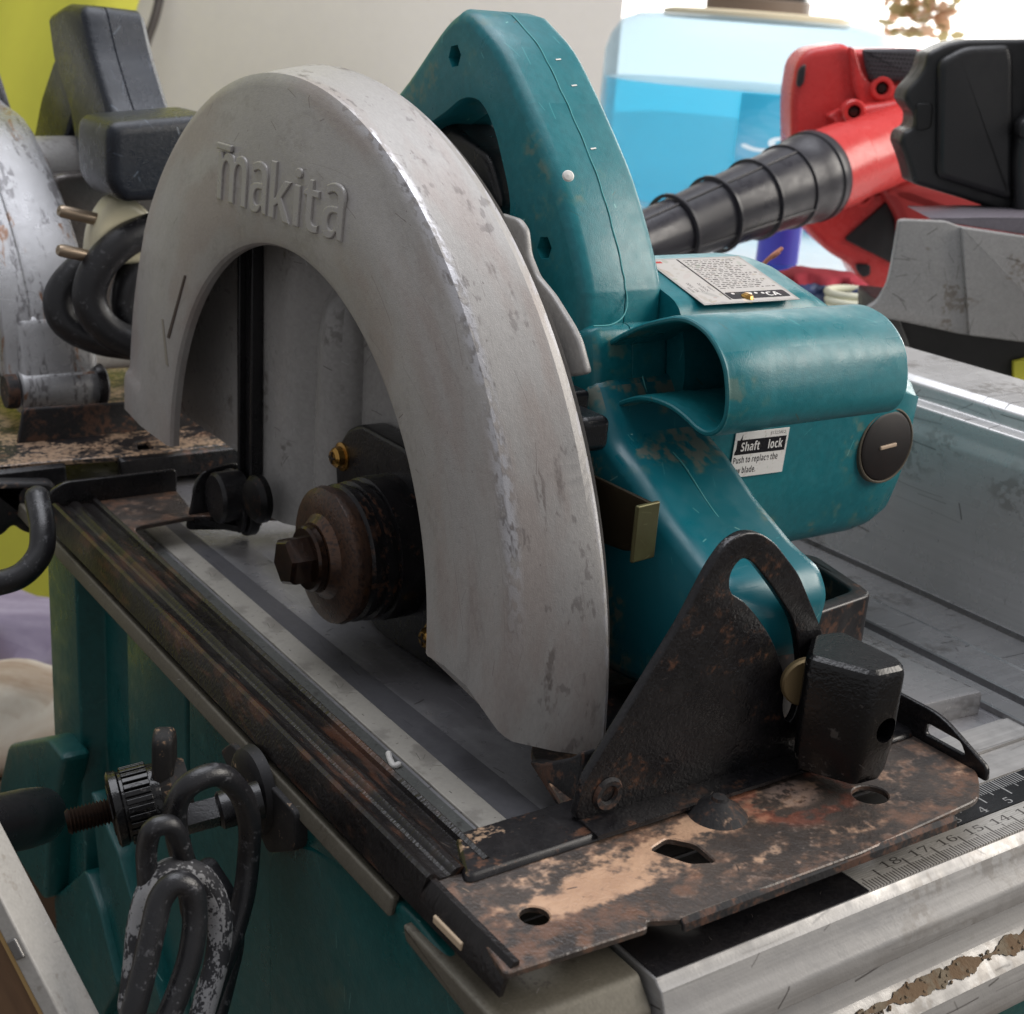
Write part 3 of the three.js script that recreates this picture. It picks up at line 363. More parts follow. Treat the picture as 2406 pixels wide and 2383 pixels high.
{ // motor housing
  const y0 = 0.0215, oct = fillet([[0.0595, -0.1245], [0.115, -0.122], [0.1370, -0.1280], [0.1462, -0.1610], [0.1440, -0.1850], [0.125, -0.225], [0.04, -0.235], [0.008, -0.215], [0.010, -0.185], [0.0365, -0.1310]], 0.007);
  const slopeEnd = (g) => { const p = g.attributes.position; for (let i = 0; i < p.count; i++) { const y = p.getY(i), d = Math.max(0, p.getX(i) - 0.2155); p.setY(i, y - d * 0.52 * sst(0.085, 0.135, y)); } return boxUV(crease(g)); };
  const mh = part(saw, 'motor_housing', slopeEnd(prism('x', oct, [[0.1495, 0], ...[0, 1, 2, 3, 4, 5, 6].map((i) => [0.212 + i * 0.0085, 0]), [0.272, 0.0012], [0.283, 0.005], [0.290, 0.013], [0.2925, 0.022]])), teal);
  const cap = part(mh, 'brush_cap', turned([[0, 0.0012], [0.0130, 0.0012], [0.0142, 0.0006], [0.0148, -0.001]], [0.2625, 0.0750, -0.1232], [0, 0.03, 1], 40), std({ map: metres(flangeMat.map.clone(), 0.09), color: 0x54403c, roughness: 0.5 }));
  part(cap, 'cap_rim', turned([[0.0146, -0.002], [0.0147, 0.0004], [0.0151, 0.0007], [0.0157, 0.0004], [0.0160, -0.002]], [0.2625, 0.0750, -0.1232], [0, 0.03, 1], 40), std({ color: 0x5a5246, roughness: 0.8 }));
  part(cap, 'slot', rbox(0.0095, 0.0016, 0.0014, 0.0005, [0.2625, 0.0750, -0.1220], [0, 0, 0.08]), std({ color: 0xb09a84, roughness: 0.6 }));
  // printed stickers
  const c1 = document.createElement('canvas'); c1.width = 512; c1.height = 384; const a = c1.getContext('2d');
  a.fillStyle = '#d8d6d4'; a.fillRect(0, 0, 512, 384); a.fillStyle = '#14141a'; a.font = '34px sans-serif'; a.fillText('813256E2', 330, 44); a.fillRect(24, 66, 470, 124); a.beginPath(); a.moveTo(12, 190); a.lineTo(12, 172); a.lineTo(70, 16); a.lineTo(70, 66); a.lineTo(90, 190); a.fill();
  a.fillStyle = '#d8d6d4'; a.font = 'bold 92px sans-serif'; a.save(); a.translate(66, 162); a.scale(0.78, 1.12); a.fillText('Shaft', 0, 0); a.fillText('lock', 330, 0); a.restore();
  a.fillStyle = '#17171c'; a.font = 'bold 70px sans-serif'; a.save(); a.translate(10, 262); a.scale(0.66, 1.05); a.fillText('Push to replace the', 0, 0); a.fillText('saw blade.', 0, 84); a.restore();
  { const q = rng(19); for (let i = 0; i < 120; i++) { a.fillStyle = `rgba(${90 + q() * 60},${80 + q() * 50},${66 + q() * 40},${q() * 0.22})`; a.beginPath(); a.ellipse(q() * 512, q() * 384, 2 + q() * q() * 40, 1 + q() * 10, q() * 3, 0, 7); a.fill(); } }
  a.fillStyle = '#c9c7c5'; a.fillRect(330, 236, 14, 26); a.fillRect(350, 190, 160, 6);
  const t1 = new THREE.CanvasTexture(c1); t1.colorSpace = THREE.SRGBColorSpace;
  const sticker = (w, h, mtx, t, r) => { const g = new RoundedBoxGeometry(w, h, 0.0003, 2, 0.0001); const p = g.attributes.position, uv = g.attributes.uv; for (let i = 0; i < p.count; i++) uv.setXY(i, p.getX(i) / w + 0.5, p.getY(i) / h + 0.5); const q = clean(g); q.applyMatrix4(mtx); return [q, std({ map: t, roughness: r, roughnessMap: smudge })]; };
  const mk = (at, x, y) => { const X = V3(x).normalize(), Z = X.clone().cross(V3(y)).normalize(), Y = Z.clone().cross(X); return new THREE.Matrix4().makeBasis(X, Y, Z).setPosition(...at); };
  { const [g, m] = sticker(0.0275, 0.0178, mk([0.1918, 0.0800, -0.1230], [1, -0.02, 0], [0, 1, 0.03]), t1, 0.4); part(mh, 'warning_sticker', g, m, { label: 'white sticker about the shaft lock' }); }
  const c2 = document.createElement('canvas'); c2.width = 512; c2.height = 512; const b = c2.getContext('2d'), r = rng(77);
  b.fillStyle = '#a9a4a0'; b.fillRect(0, 0, 512, 512); b.fillStyle = '#bcb7b2'; b.fillRect(14, 14, 484, 484);
  b.fillStyle = '#2a2628'; b.beginPath(); b.roundRect(170, 400, 320, 74, 14); b.fill(); b.fillStyle = '#e4e0dc'; b.save(); b.translate(470, 456); b.rotate(Math.PI); b.scale(-1, -1); b.font = 'bold 58px sans-serif'; b.fillText('CA', -96, 0); b.restore();
  for (const [x, y] of [[210, 415], [300, 420], [330, 420], [365, 424]]) { b.beginPath(); b.arc(x, y, 9, 0, 7); b.fill(); }
  b.fillStyle = '#3c3838'; for (let i = 0; i < 5; i++) { b.save(); b.translate(36 + i * 26, 380); b.rotate(-1.5708); b.font = (18 + (i % 2) * 6) + 'px sans-serif'; b.fillText(['MODEL', 'NO. 5900', '220 V', '50-60 Hz', 'n 4500'][i], 0, 0); b.restore(); }
  b.strokeStyle = '#4a4644'; b.strokeStyle = '#3a3634'; for (let k = 0; k < 17; k++) for (let x = 182, y = 34 + k * 20; x < 470 - (k % 4) * 22;) { const w = 5 + r() * 26; b.lineWidth = 6 + r() * 4; b.globalAlpha = 0.45 + 0.5 * r(); b.beginPath(); b.moveTo(x, y); b.lineTo(x + w, y + (r() - 0.5) * 3); b.stroke(); x += w + 5 + r() * 8; } b.globalAlpha = 1;
  for (let i = 0; i < 120; i++) { b.fillStyle = `rgba(${90 + r() * 60},${80 + r() * 50},${66 + r() * 40},${r() * 0.2})`; b.beginPath(); b.ellipse(r() * 512, r() * 512, 3 + r() * r() * 50, 2 + r() * 14, r() * 3, 0, 7); b.fill(); }
  b.fillStyle = '#b23a34'; b.fillRect(26, 30, 40, 22); b.strokeRect(160, 20, 2, 450);
  const t2 = new THREE.CanvasTexture(c2); t2.colorSpace = THREE.SRGBColorSpace;
  { const [g, m] = sticker(0.0460, 0.0370, mk([0.1815, 0.14185, -0.1432], [1, 0, 0.02], [0, 0.27, -1]), t2, 0.16); part(mh, 'rating_plate', g, m, { label: 'shiny printed rating label' }); part(mh, 'screw', turned([[0, 0.0016], [0.0016, 0.0013], [0.0024, 0.0004], [0.0026, -0.001]], [0.1815, 0.1380, -0.1290], [0, 0.96, 0.27], 20), brass); }
}
// shaft lock tab and lower guard lever, beside the arm
part(saw, 'lock_tab', [prism('x', fillet([[.0834,-.122],[.0836,-.0842],[.0673,-.0846],[.0632,-.0961],[.061,-.1187]], 0.002), rnd(0.1075, 0.1092, 0.0005))], std({ map: zincTab.map, color: 0x8a7460, roughness: 0.5, metalness: 0.5 }), { label: 'brown sheet steel tab beside the arm' });
part(saw.children.at(-1), 'lip', rbox(0.0105, 0.0195, 0.0016, 0.0007, [0.1045, 0.0750, [[.0752,-.0829]][0][1]], [0, 0.12, 0]), zincTab);
part(saw, 'guard_lever', [rbox(0.012, 0.012, 0.018, 0.003, [0.101, 0.1005, -0.1165]), rbox(0.014, 0.055, 0.02, 0.002, [0.104, 0.083, -0.135])], blackPlastic);

// ---------- table saw underneath ----------
const table = thing('table_saw', 'dark green and grey table saw with aluminium rail, under the large teal saw', 'table saw', [0.15, -0.3, -0.2]);
{
  part(table, 'table_top', prism('y', [[0.0030, -0.455], [0.0030, -0.030], [0.335, -0.030], [0.335, -0.62], [0.1, -0.62]], [[-0.021, 0.001], [-0.020, 0], [-0.0150, 0], [-0.0140, 0.001]]), tableMat);
  part(table, 'table_strip', prism('y', [[0.0050, -0.45], [0.0050, -0.031], [0.0425, -0.031], [0.0425, -0.45]], flat(-0.0139, -0.0136)), std({ map: greyPaint(401, [92, 94, 92], [104, 106, 104], [66, 64, 62], 0.1), roughness: 0.5, metalness: 0.2, roughnessMap: smudge }));
  part(table, 'worn_stripe', prism('y', [[0.0440, -0.45], [0.0440, -0.031], [0.0545, -0.031], [0.0545, -0.45]], rnd(-0.0145, -0.0130, 0.0004)), stripeMat, { label: 'pale worn stripe along the table top' });
  part(table, 'table_strip', prism('y', [[0.0548, -0.45], [0.0548, -0.031], [0.0690, -0.031], [0.0610, -0.45]], flat(-0.0139, -0.0136)), std({ map: tableTex, color: 0xb0b0b4, roughness: 0.5, metalness: 0.25 }));
  part(table, 'slide_bar', prism('y', fillet([[0.208, -0.60], [0.208, -0.0615], [0.2615, -0.0560], [0.2615, -0.60]], 0.002), [[-0.0139, 0], [-0.0060, 0], [-0.0048, 0.0006], [-0.0044, 0.0018]]), aluDark);
  for (const [a, b, h] of [[0.266, 0.278, -0.0110], [0.282, 0.303, -0.0098], [0.307, 0.332, -0.0115]]) part(table, 'table_strip', prism('y', [[a, -0.60], [a, -0.03], [b, -0.03], [b, -0.60]], [[-0.0139, 0], [h - 0.0006, 0], [h, 0.0006]]), aluDark);
  part(table, 'table_edge', prism('z', fillet([[-0.0010, -0.0172], [0.0010, -0.0175], [0.0030, -0.0112], [0.0000, -0.0110]], 0.0008), rnd(-0.4500, -0.0545, 0.001)), olive);
  // green moulded body, left side
  const z = (p) => p[0][1], e = [z([[-.0434,-.3823]]), z([[-.0376,-.3405]]), z([[-.0283,-.2932]]), z([[-.0156,-.2256]]), z([[-.0137,-.2113]])];
  const bodyOut = fillet([[0.0015, e[0]], [0.0015, e[1]], [0.0130, e[1] + 0.004], [0.0130, e[2]], [0.0065, e[2] + 0.003], [0.0065, e[3]], [0.0135, e[3] + 0.002], [0.0135, e[4] - 0.001], [0.0022, e[4]], [0.0022, -0.004], [0.30, -0.004], [0.30, e[0]]], 0.0015);
  const body = part(table, 'body', prism('y', bodyOut, flat(-0.42, -0.0165)), tealDark);
  part(body, 'moulded_panel', prism('x', fillet([[-.0515,-.1398],[-.0437,-.1379],[-.0271,-.1152],[-.0116,-.0485],[-.0165,-.0092],[-.0336,.0126],[-.1215,-.0872],[-.1193,-.1364]], 0.008), rnd(0.0015, 0.006, 0.0015)), tealDark);
  part(body, 'lug', prism('x', fillet([[-.1413,-.4236],[-.1034,-.3545],[-.1021,-.3296],[-.1298,-.3447],[-.1651,-.3615],[-.2029,-.3692],[-.2074,-.4536],[-.1775,-.4467]], 0.006), rnd(-0.010, 0.003, 0.002)), tealDark);
  part(body, 'rib', prism('x', fillet([[-.117,-.3226],[-.13,-.2871],[-.1773,-.2331],[-.211,-.2807],[-.1741,-.3095]], 0.003), rnd(-0.0005, 0.009, 0.001)), tealDark);
  part(body, 'lug', prism('x', fillet([[-.205,-.3755],[-.1586,-.323],[-.1695,-.3033],[-.1949,-.2811],[-.2377,-.3127],[-.2527,-.3704]], 0.004), rnd(-0.004, 0.004, 0.0015)), tealDark);
  // bracket plates behind the bolts
  part(body, 'bolt_plate', prism('x', fillet([[-.0217,-.1717],[-.0138,-.1627],[-.0141,-.1118],[-.0281,-.1124],[-.04,-.1318],[-.0315,-.1462]], 0.003), rnd(-0.0025, 0.0045, 0.0008)), std({ map: rustTex(411, 0.0, -0.02, 0.08), roughness: 0.7, metalness: 0.1 }));
  part(body, 'bolt_washer', turned([[0.004, 0.003], [0.0120, 0.003], [0.0145, 0.0015], [0.0155, -0.002]], [-.003,-.0219,-.1426], [-1, 0, 0], 32), std({ map: rustTex(421, -0.05, 0.0, 0.06), roughness: 0.6, metalness: 0.3 }));
  // grey end plate and the front rail
  part(table, 'end_plate', prism('x', fillet([[-0.0142, -0.047], [-0.0142, 0.003], [-0.022, 0.010], [-0.14, 0.010], [-0.14, -0.0035], [-0.0225, -0.0055], [-0.0190, -0.045]], 0.0015), rnd(-0.0010, 0.0445, 0.001)), olive);
  const rp = [[-0.0148, -0.050], [-0.0138, -0.049], [-0.0138, 0.0075], [-0.0150, 0.0088], [-0.0162, 0.0105], [-0.0190, 0.0118], [-0.0230, 0.0132], [-0.0258, 0.0158], [-0.0275, 0.0166], [-0.0335, 0.0168], [-0.0345, 0.0160], [-0.0350, 0.0135], [-0.0365, 0.0070], [-0.0460, 0.0056], [-0.0535, 0.0085], [-0.0590, 0.0145], [-0.0610, 0.0165], [-0.0650, 0.0175], [-0.0720, 0.0190], [-0.0760, 0.0180], [-0.0760, -0.050]];
  const rail = part(table, 'front_rail', prism('x', rp, rnd(0.0460, 0.62, 0.0008), [], 28), aluRail);
  part(rail, 'rail_strip', prism('y', [[0.045, -0.047], [0.60, -0.047], [0.60, -0.034], [0.045, -0.034]], flat(-0.0137, -0.0126)), aluRail);
  part(rail, 'rail_strip', prism('y', [[0.045, -0.031], [0.60, -0.031], [0.60, -0.0195], [0.045, -0.0195]], flat(-0.0137, -0.0132)), aluRail);
  part(rail, 'shade_strip', prism('y', [[0.0468, -0.0185], [0.1330, -0.0185], [0.1300, 0.0072], [0.0468, 0.0072]], flat(-0.0137, -0.0134)), std({ map: rustTex(431, -0.16, -0.22, 0.1), roughness: 0.3, roughnessMap: smudge }));  // dark strip: shadow and reflection of the saw on the rail, put into colour
  part(table, 'paint_flake', tube([[.0412,-.0128,-.1299],[.0395,-.0128,-.1255],[.0389,-.0128,-.1218],[.0407,-.0128,-.1221]], 0.0011, 16, false, 8), whitePaint);
  const [n18, n13] = [[.1475,-.0033],[.2145,-.0039]], step = (n13[0] - n18[0]) / 5;
  const rulerTex = (dark) => { const c = document.createElement('canvas'); c.width = 2048; c.height = 96; const g = c.getContext('2d'), L = 0.47, px = (x) => (x - 0.13) / L * 2048, r = rng(9);
    g.fillStyle = dark ? '#1a1a1c' : '#b4b1ac'; g.fillRect(0, 0, 2048, 96);
    for (let i = 0; i < 900; i++) { g.fillStyle = dark ? `rgba(120,120,120,${r() * 0.12})` : `rgba(90,86,80,${r() * 0.16})`; g.fillRect(r() * 2048, r() * 96, 2 + r() * 30, 1 + r() * 5); }
    g.fillStyle = g.strokeStyle = dark ? '#9c9c9c' : '#4c4846';
    for (let k = -20; k <= 60; k++) { const x = n18[0] + step * (0.36 + k / 10 * 1), X = px(x), cm = ((k % 10) + 10) % 10 === 0, h = cm ? 62 : k % 5 === 0 ? 46 : 34; g.fillRect(X, dark ? 0 : 96 - h, cm ? 3 : 2, h); }
    g.font = dark ? '30px serif' : '38px serif';
    for (let k = 0; k < 30; k++) { const X = px(n18[0] + step * k); g.save(); g.translate(X, dark ? 88 : 46); g.scale(0.95, 1); g.textAlign = 'center'; g.fillText(String(dark ? k : 18 - k > 0 ? 18 - k : 0), 0, 0); g.restore(); }
    const t = new THREE.CanvasTexture(c); t.colorSpace = THREE.SRGBColorSpace; t.anisotropy = 8; return t; };
  const ruler = (z0, z1, dark) => { const g = prism('y', [[0.13, z0], [0.60, z0], [0.60, z1], [0.13, z1]], flat(-0.0137, -0.0131)), p = g.attributes.position, uv = g.attributes.uv; for (let i = 0; i < p.count; i++) uv.setXY(i, (p.getX(i) - 0.13) / 0.47, 1 - (p.getZ(i) - z0) / (z1 - z0)); return part(rail, 'ruler', g, std({ map: rulerTex(dark), roughness: dark ? 0.35 : 0.4, metalness: dark ? 0 : 0.3, roughnessMap: smudge })); };
  ruler(-0.0040, 0.0072, false); ruler(-0.0185, -0.0044, true);
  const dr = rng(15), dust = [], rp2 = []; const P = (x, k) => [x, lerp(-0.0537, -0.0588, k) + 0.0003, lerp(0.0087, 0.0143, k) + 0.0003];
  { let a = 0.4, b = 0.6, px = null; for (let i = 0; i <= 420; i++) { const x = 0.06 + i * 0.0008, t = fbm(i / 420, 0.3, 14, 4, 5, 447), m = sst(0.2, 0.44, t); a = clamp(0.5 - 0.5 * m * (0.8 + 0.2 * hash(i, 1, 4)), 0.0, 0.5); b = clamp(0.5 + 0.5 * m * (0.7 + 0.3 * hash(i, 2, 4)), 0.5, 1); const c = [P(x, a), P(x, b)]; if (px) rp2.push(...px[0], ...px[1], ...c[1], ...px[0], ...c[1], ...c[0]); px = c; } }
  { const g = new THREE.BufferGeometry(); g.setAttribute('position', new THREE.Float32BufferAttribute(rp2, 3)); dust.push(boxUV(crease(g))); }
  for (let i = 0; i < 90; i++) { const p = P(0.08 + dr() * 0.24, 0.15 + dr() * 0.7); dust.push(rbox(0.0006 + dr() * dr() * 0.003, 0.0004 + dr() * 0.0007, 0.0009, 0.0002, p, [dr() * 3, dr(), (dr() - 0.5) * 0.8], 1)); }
  part(rail, 'sawdust_darkener', dust, std({ map: metres(tex(256, 256, (u, v) => { const a = fbm(u, v, 8, 8, 5, 441), e = fbm(u, v, 60, 60, 2, 442); return mix(mix([104, 92, 76], [150, 140, 124], a * 0.6 + e * 0.4), [112, 88, 66], sst(0.5, 0.66, fbm(u, v, 5, 5, 5, 449)) * 0.7); }), 0.03), roughness: 0.95, bumpMap: grainN, bumpScale: 0.0006 }), { kind: 'stuff' });  // brown sawdust streak, spread wide to darken the too bright lip
}
{ // clamping bolt with ribbed nut, wing and threaded rod on the side of the body
  const a = V3([-.0291,-.0193,-.1487]), b = V3([-.0613,-.0242,-.1553]), d = b.clone().sub(a).normalize(), L = a.distanceTo(b), p = a.toArray(), dir = d.toArray(), T = (prof, seg = 40) => turned(prof, p, dir, seg);
  const knob = thing('clamp_bolt', 'black ribbed clamping nut on a rusty threaded bolt, on the green body', 'bolt', p);
  const thread = [[0.0005, L * 0.5]]; for (let h = L * 0.5; h < L - 0.0008; h += 0.00115) thread.push([0.0034, h], [0.0043, h + 0.0005]); thread.push([0.0034, L], [0.0005, L]);
  part(knob, 'threaded_rod', T(thread, 20), std({ map: flangeMat.map, color: 0x8c8070, roughness: 0.6, metalness: 0.4 }));
  const k = part(knob, 'ribbed_nut', T([[0.0005, L * 0.10], [0.0112, L * 0.10], [0.0115, L * 0.13], [0.0115, L * 0.46], [0.0122, L * 0.48], [0.0124, L * 0.55], [0.0112, L * 0.57], [0.0095, L * 0.575], [0.0005, L * 0.575]]), knobMat);
  const ribs = [], q = new THREE.Quaternion().setFromUnitVectors(new THREE.Vector3(0, 1, 0), d);
  for (let i = 0; i < 30; i++) { const g = clean(new RoundedBoxGeometry(0.0018, L * 0.25, 0.0008, 2, 0.0003)); g.translate(0, L * 0.31, 0.0122).rotateY(i / 30 * 6.2832).applyQuaternion(q).translate(...p); ribs.push(boxUV(g)); }
  part(k, 'rib', ribs, knobMat);
  part(knob, 'lock_nut', (() => { const g = clean(new THREE.CylinderGeometry(0.0082, 0.0082, L * 0.13, 6)); g.translate(0, L * 0.52, 0).applyQuaternion(q).translate(...p); return boxUV(crease(g, 20)); })(), blackSteel);
  const wingMat = std({ map: rustTex(451, -0.05, 0.08, 0.06), color: 0xc8beb0, roughness: 0.7, metalness: 0.1 });
  for (const s of [1, -1]) { const g = prism('z', fillet([[-0.006, 0.004], [0.006, 0.004], [0.0065, 0.017], [0.002, 0.0225], [-0.004, 0.021]].map(([x, y]) => [x, y * (s > 0 ? 1 : 0.5)]), 0.003), rnd(-0.0035, 0.0035, 0.0016)); g.scale(1.25, 1.1, 1); if (s < 0) g.rotateZ(Math.PI); g.rotateX(0).rotateY(1.1).translate(...a.clone().addScaledVector(d, L * 0.06).toArray()); part(knob, 'wing', g, wingMat); }
  part(knob, 'collar', T([[0.0005, -0.006], [0.0105, -0.006], [0.0125, 0.000], [0.0110, L * 0.10], [0.0005, L * 0.10]]), wingMat);
  const pv = thing('cord_hook', 'short black square-ended peg that the looped cord hangs on', 'hook', [-.0214,-.0179,-.1309]);
  part(pv, 'peg', [turned([[0.0005, 0.0135], [0.0042, 0.0135], [0.0050, 0.0125], [0.0050, -0.004]], [-.019,-.0174,-.1294], dir, 4).applyMatrix4(new THREE.Matrix4()), turned([[0.0062, -0.012], [0.0062, 0.001], [0.0050, 0.002]], [-.019,-.0174,-.1294], dir, 24)], blackPlastic);
}
{ // looped cord
  const c = thing('cable_coil', 'thick black cord looped in hanging coils on the side of the green body', 'cord', [-.0305,.0096,-.1075]), r = 0.0033;
  part(c, 'loop', tube([[-.0364,-.0267,-.117],[-.0411,-.0115,-.1126],[-.0421,.002,-.1099],[-.0382,.009,-.1075],[-.0305,.0096,-.1075],[-.023,.0013,-.109],[-.0186,-.0115,-.1108],[-.0187,-.0241,-.1107],[-.0215,-.0355,-.1078],[-.0272,-.0477,-.1042],[-.0345,-.0583,-.0997],[-.0426,-.0715,-.0946]], 0.0036, 110), rubber);
  part(c, 'loop', tube([[-.0555,-.0309,-.0977],[-.0547,-.0166,-.1006],[-.0542,-.0054,-.1024],[-.0524,.0012,-.1013],[-.0481,.0011,-.1008],[-.0449,-.0056,-.1009],[-.0427,-.0177,-.102],[-.0409,-.0316,-.1026]], 0.0031, 80), rubber);
  part(c, 'loop', tube([[-.0707,-.0457,-.0762],[-.0675,-.0379,-.0772],[-.0635,-.028,-.0799],[-.0597,-.0178,-.0828],[-.0566,-.0108,-.0849],[-.0528,-.0075,-.0849],[-.0489,-.0094,-.084],[-.0477,-.0169,-.0825],[-.05,-.0274,-.0796],[-.0541,-.0364,-.0774],[-.0619,-.0485,-.0739]], 0.0036, 110), rubber, { label: 'front loop of the black cord' });
  part(c, 'loop', tube([[-.0634,-.0502,-.0925],[-.0606,-.0389,-.0953],[-.0579,-.027,-.0984],[-.0541,-.0174,-.0998],[-.0485,-.0136,-.1],[-.0409,-.0162,-.0987],[-.0365,-.0229,-.0979],[-.0347,-.0312,-.0957],[-.0365,-.0417,-.0926],[-.0404,-.0497,-.0893],[-.0468,-.0603,-.0842]], 0.0038, 110), rubberWorn, { label: 'worn loop with whitish rubbed patches' });
  part(c, 'loop', tube([[-.0276,-.0321,-.1215],[-.024,-.0411,-.1151],[-.0242,-.0513,-.1095],[-.0291,-.0621,-.1046],[-.0367,-.0768,-.0986]], 0.0036, 80), rubber);
}
{ // second peg at the left edge and the board below it
  const p = thing('peg', 'short black round peg at the left edge, by the green body', 'peg', [-.0709,-.0291,-.1717]);
  part(p, 'shaft', turned([[0.0005, -0.012], [0.0095, -0.012], [0.0098, 0.003], [0.0092, 0.034], [0.0070, 0.05], [0.0005, 0.05]], [-.0697,-.029,-.1709], [[-.0862,-.0153,-.1495],[-.0697,-.029,-.1709]].reduce((u, v) => [u[0] - v[0], u[1] - v[1], u[2] - v[2]]), 28), blackPlastic);
  const A = [-.0974,.011,-.1297], B = [-.0751,-.0567,-.0851], u = V3(B).sub(V3(A)), len = u.length(), X = u.clone().normalize(), N = new THREE.Vector3(-0.62, 0.05, 0.78), Z = N.addScaledVector(X, -N.dot(X)).normalize(), Y = Z.clone().cross(X);
  const bd = thing('wooden_board', 'brown wooden board edged with pale aluminium trim, lower left corner', 'board', A), M = new THREE.Matrix4().makeBasis(X, Y, Z).setPosition(...A), put = (g) => g.applyMatrix4(M);
  const wood = std({ map: metres(tex(512, 512, (a, b) => { const s = fbm(a, b, 4, 50, 5, 461), e = fbm(a, b, 20, 80, 3, 462); return mix([92, 68, 48], [128, 98, 70], s * 0.7 + e * 0.3); }), 0.12), roughness: 0.7 });
  part(bd, 'panel', put(rbox(len, 0.16, 0.012, 0.001, [len / 2, -0.086, -0.004])), wood);
  const tr = part(bd, 'trim', put(rbox(len, 0.0052, 0.016, 0.0008, [len / 2, -0.0021, 0])), std({ map: greyPaint(491, [158, 155, 150], [170, 167, 162], [136, 130, 122], 0.12), roughness: 0.5 }));
  part(bd, 'edge_strip', put(rbox(len, 0.0016, 0.0145, 0.0004, [len / 2, -0.0056, 0])), std({ color: 0xa88a5a, roughness: 0.8 }));
  part(tr, 'screw', put(rbox(0.006, 0.003, 0.0012, 0.0005, [0.0460, -0.0022, 0.0085])), std({ color: 0x8a8886, roughness: 0.35, metalness: 0.8 }));
}
{ // rip fence: aluminium box section on the right
  const f = thing('rip_fence', 'grey aluminium rip fence behind the motor of the teal saw', 'fence', [0.36, -0.012, -0.2]);
  part(f, 'profile', prism('z', fillet([[0.3340, -0.0105], [0.3340, 0.0600], [0.3352, 0.0655], [0.3355, 0.0730], [0.3440, 0.0735], [0.3445, 0.0800], [0.3480, 0.0830], [0.3950, 0.0830], [0.3950, -0.0105]], 0.0012), rnd(-0.62, 0.03, 0.001), [], 28), aluFence);
  part(f, 'foot', prism('z', [[0.3335, -0.0125], [0.3330, -0.0095], [0.3338, -0.0092], [0.395, -0.0092], [0.395, -0.0125]], flat(-0.62, 0.028)), aluDark);
}

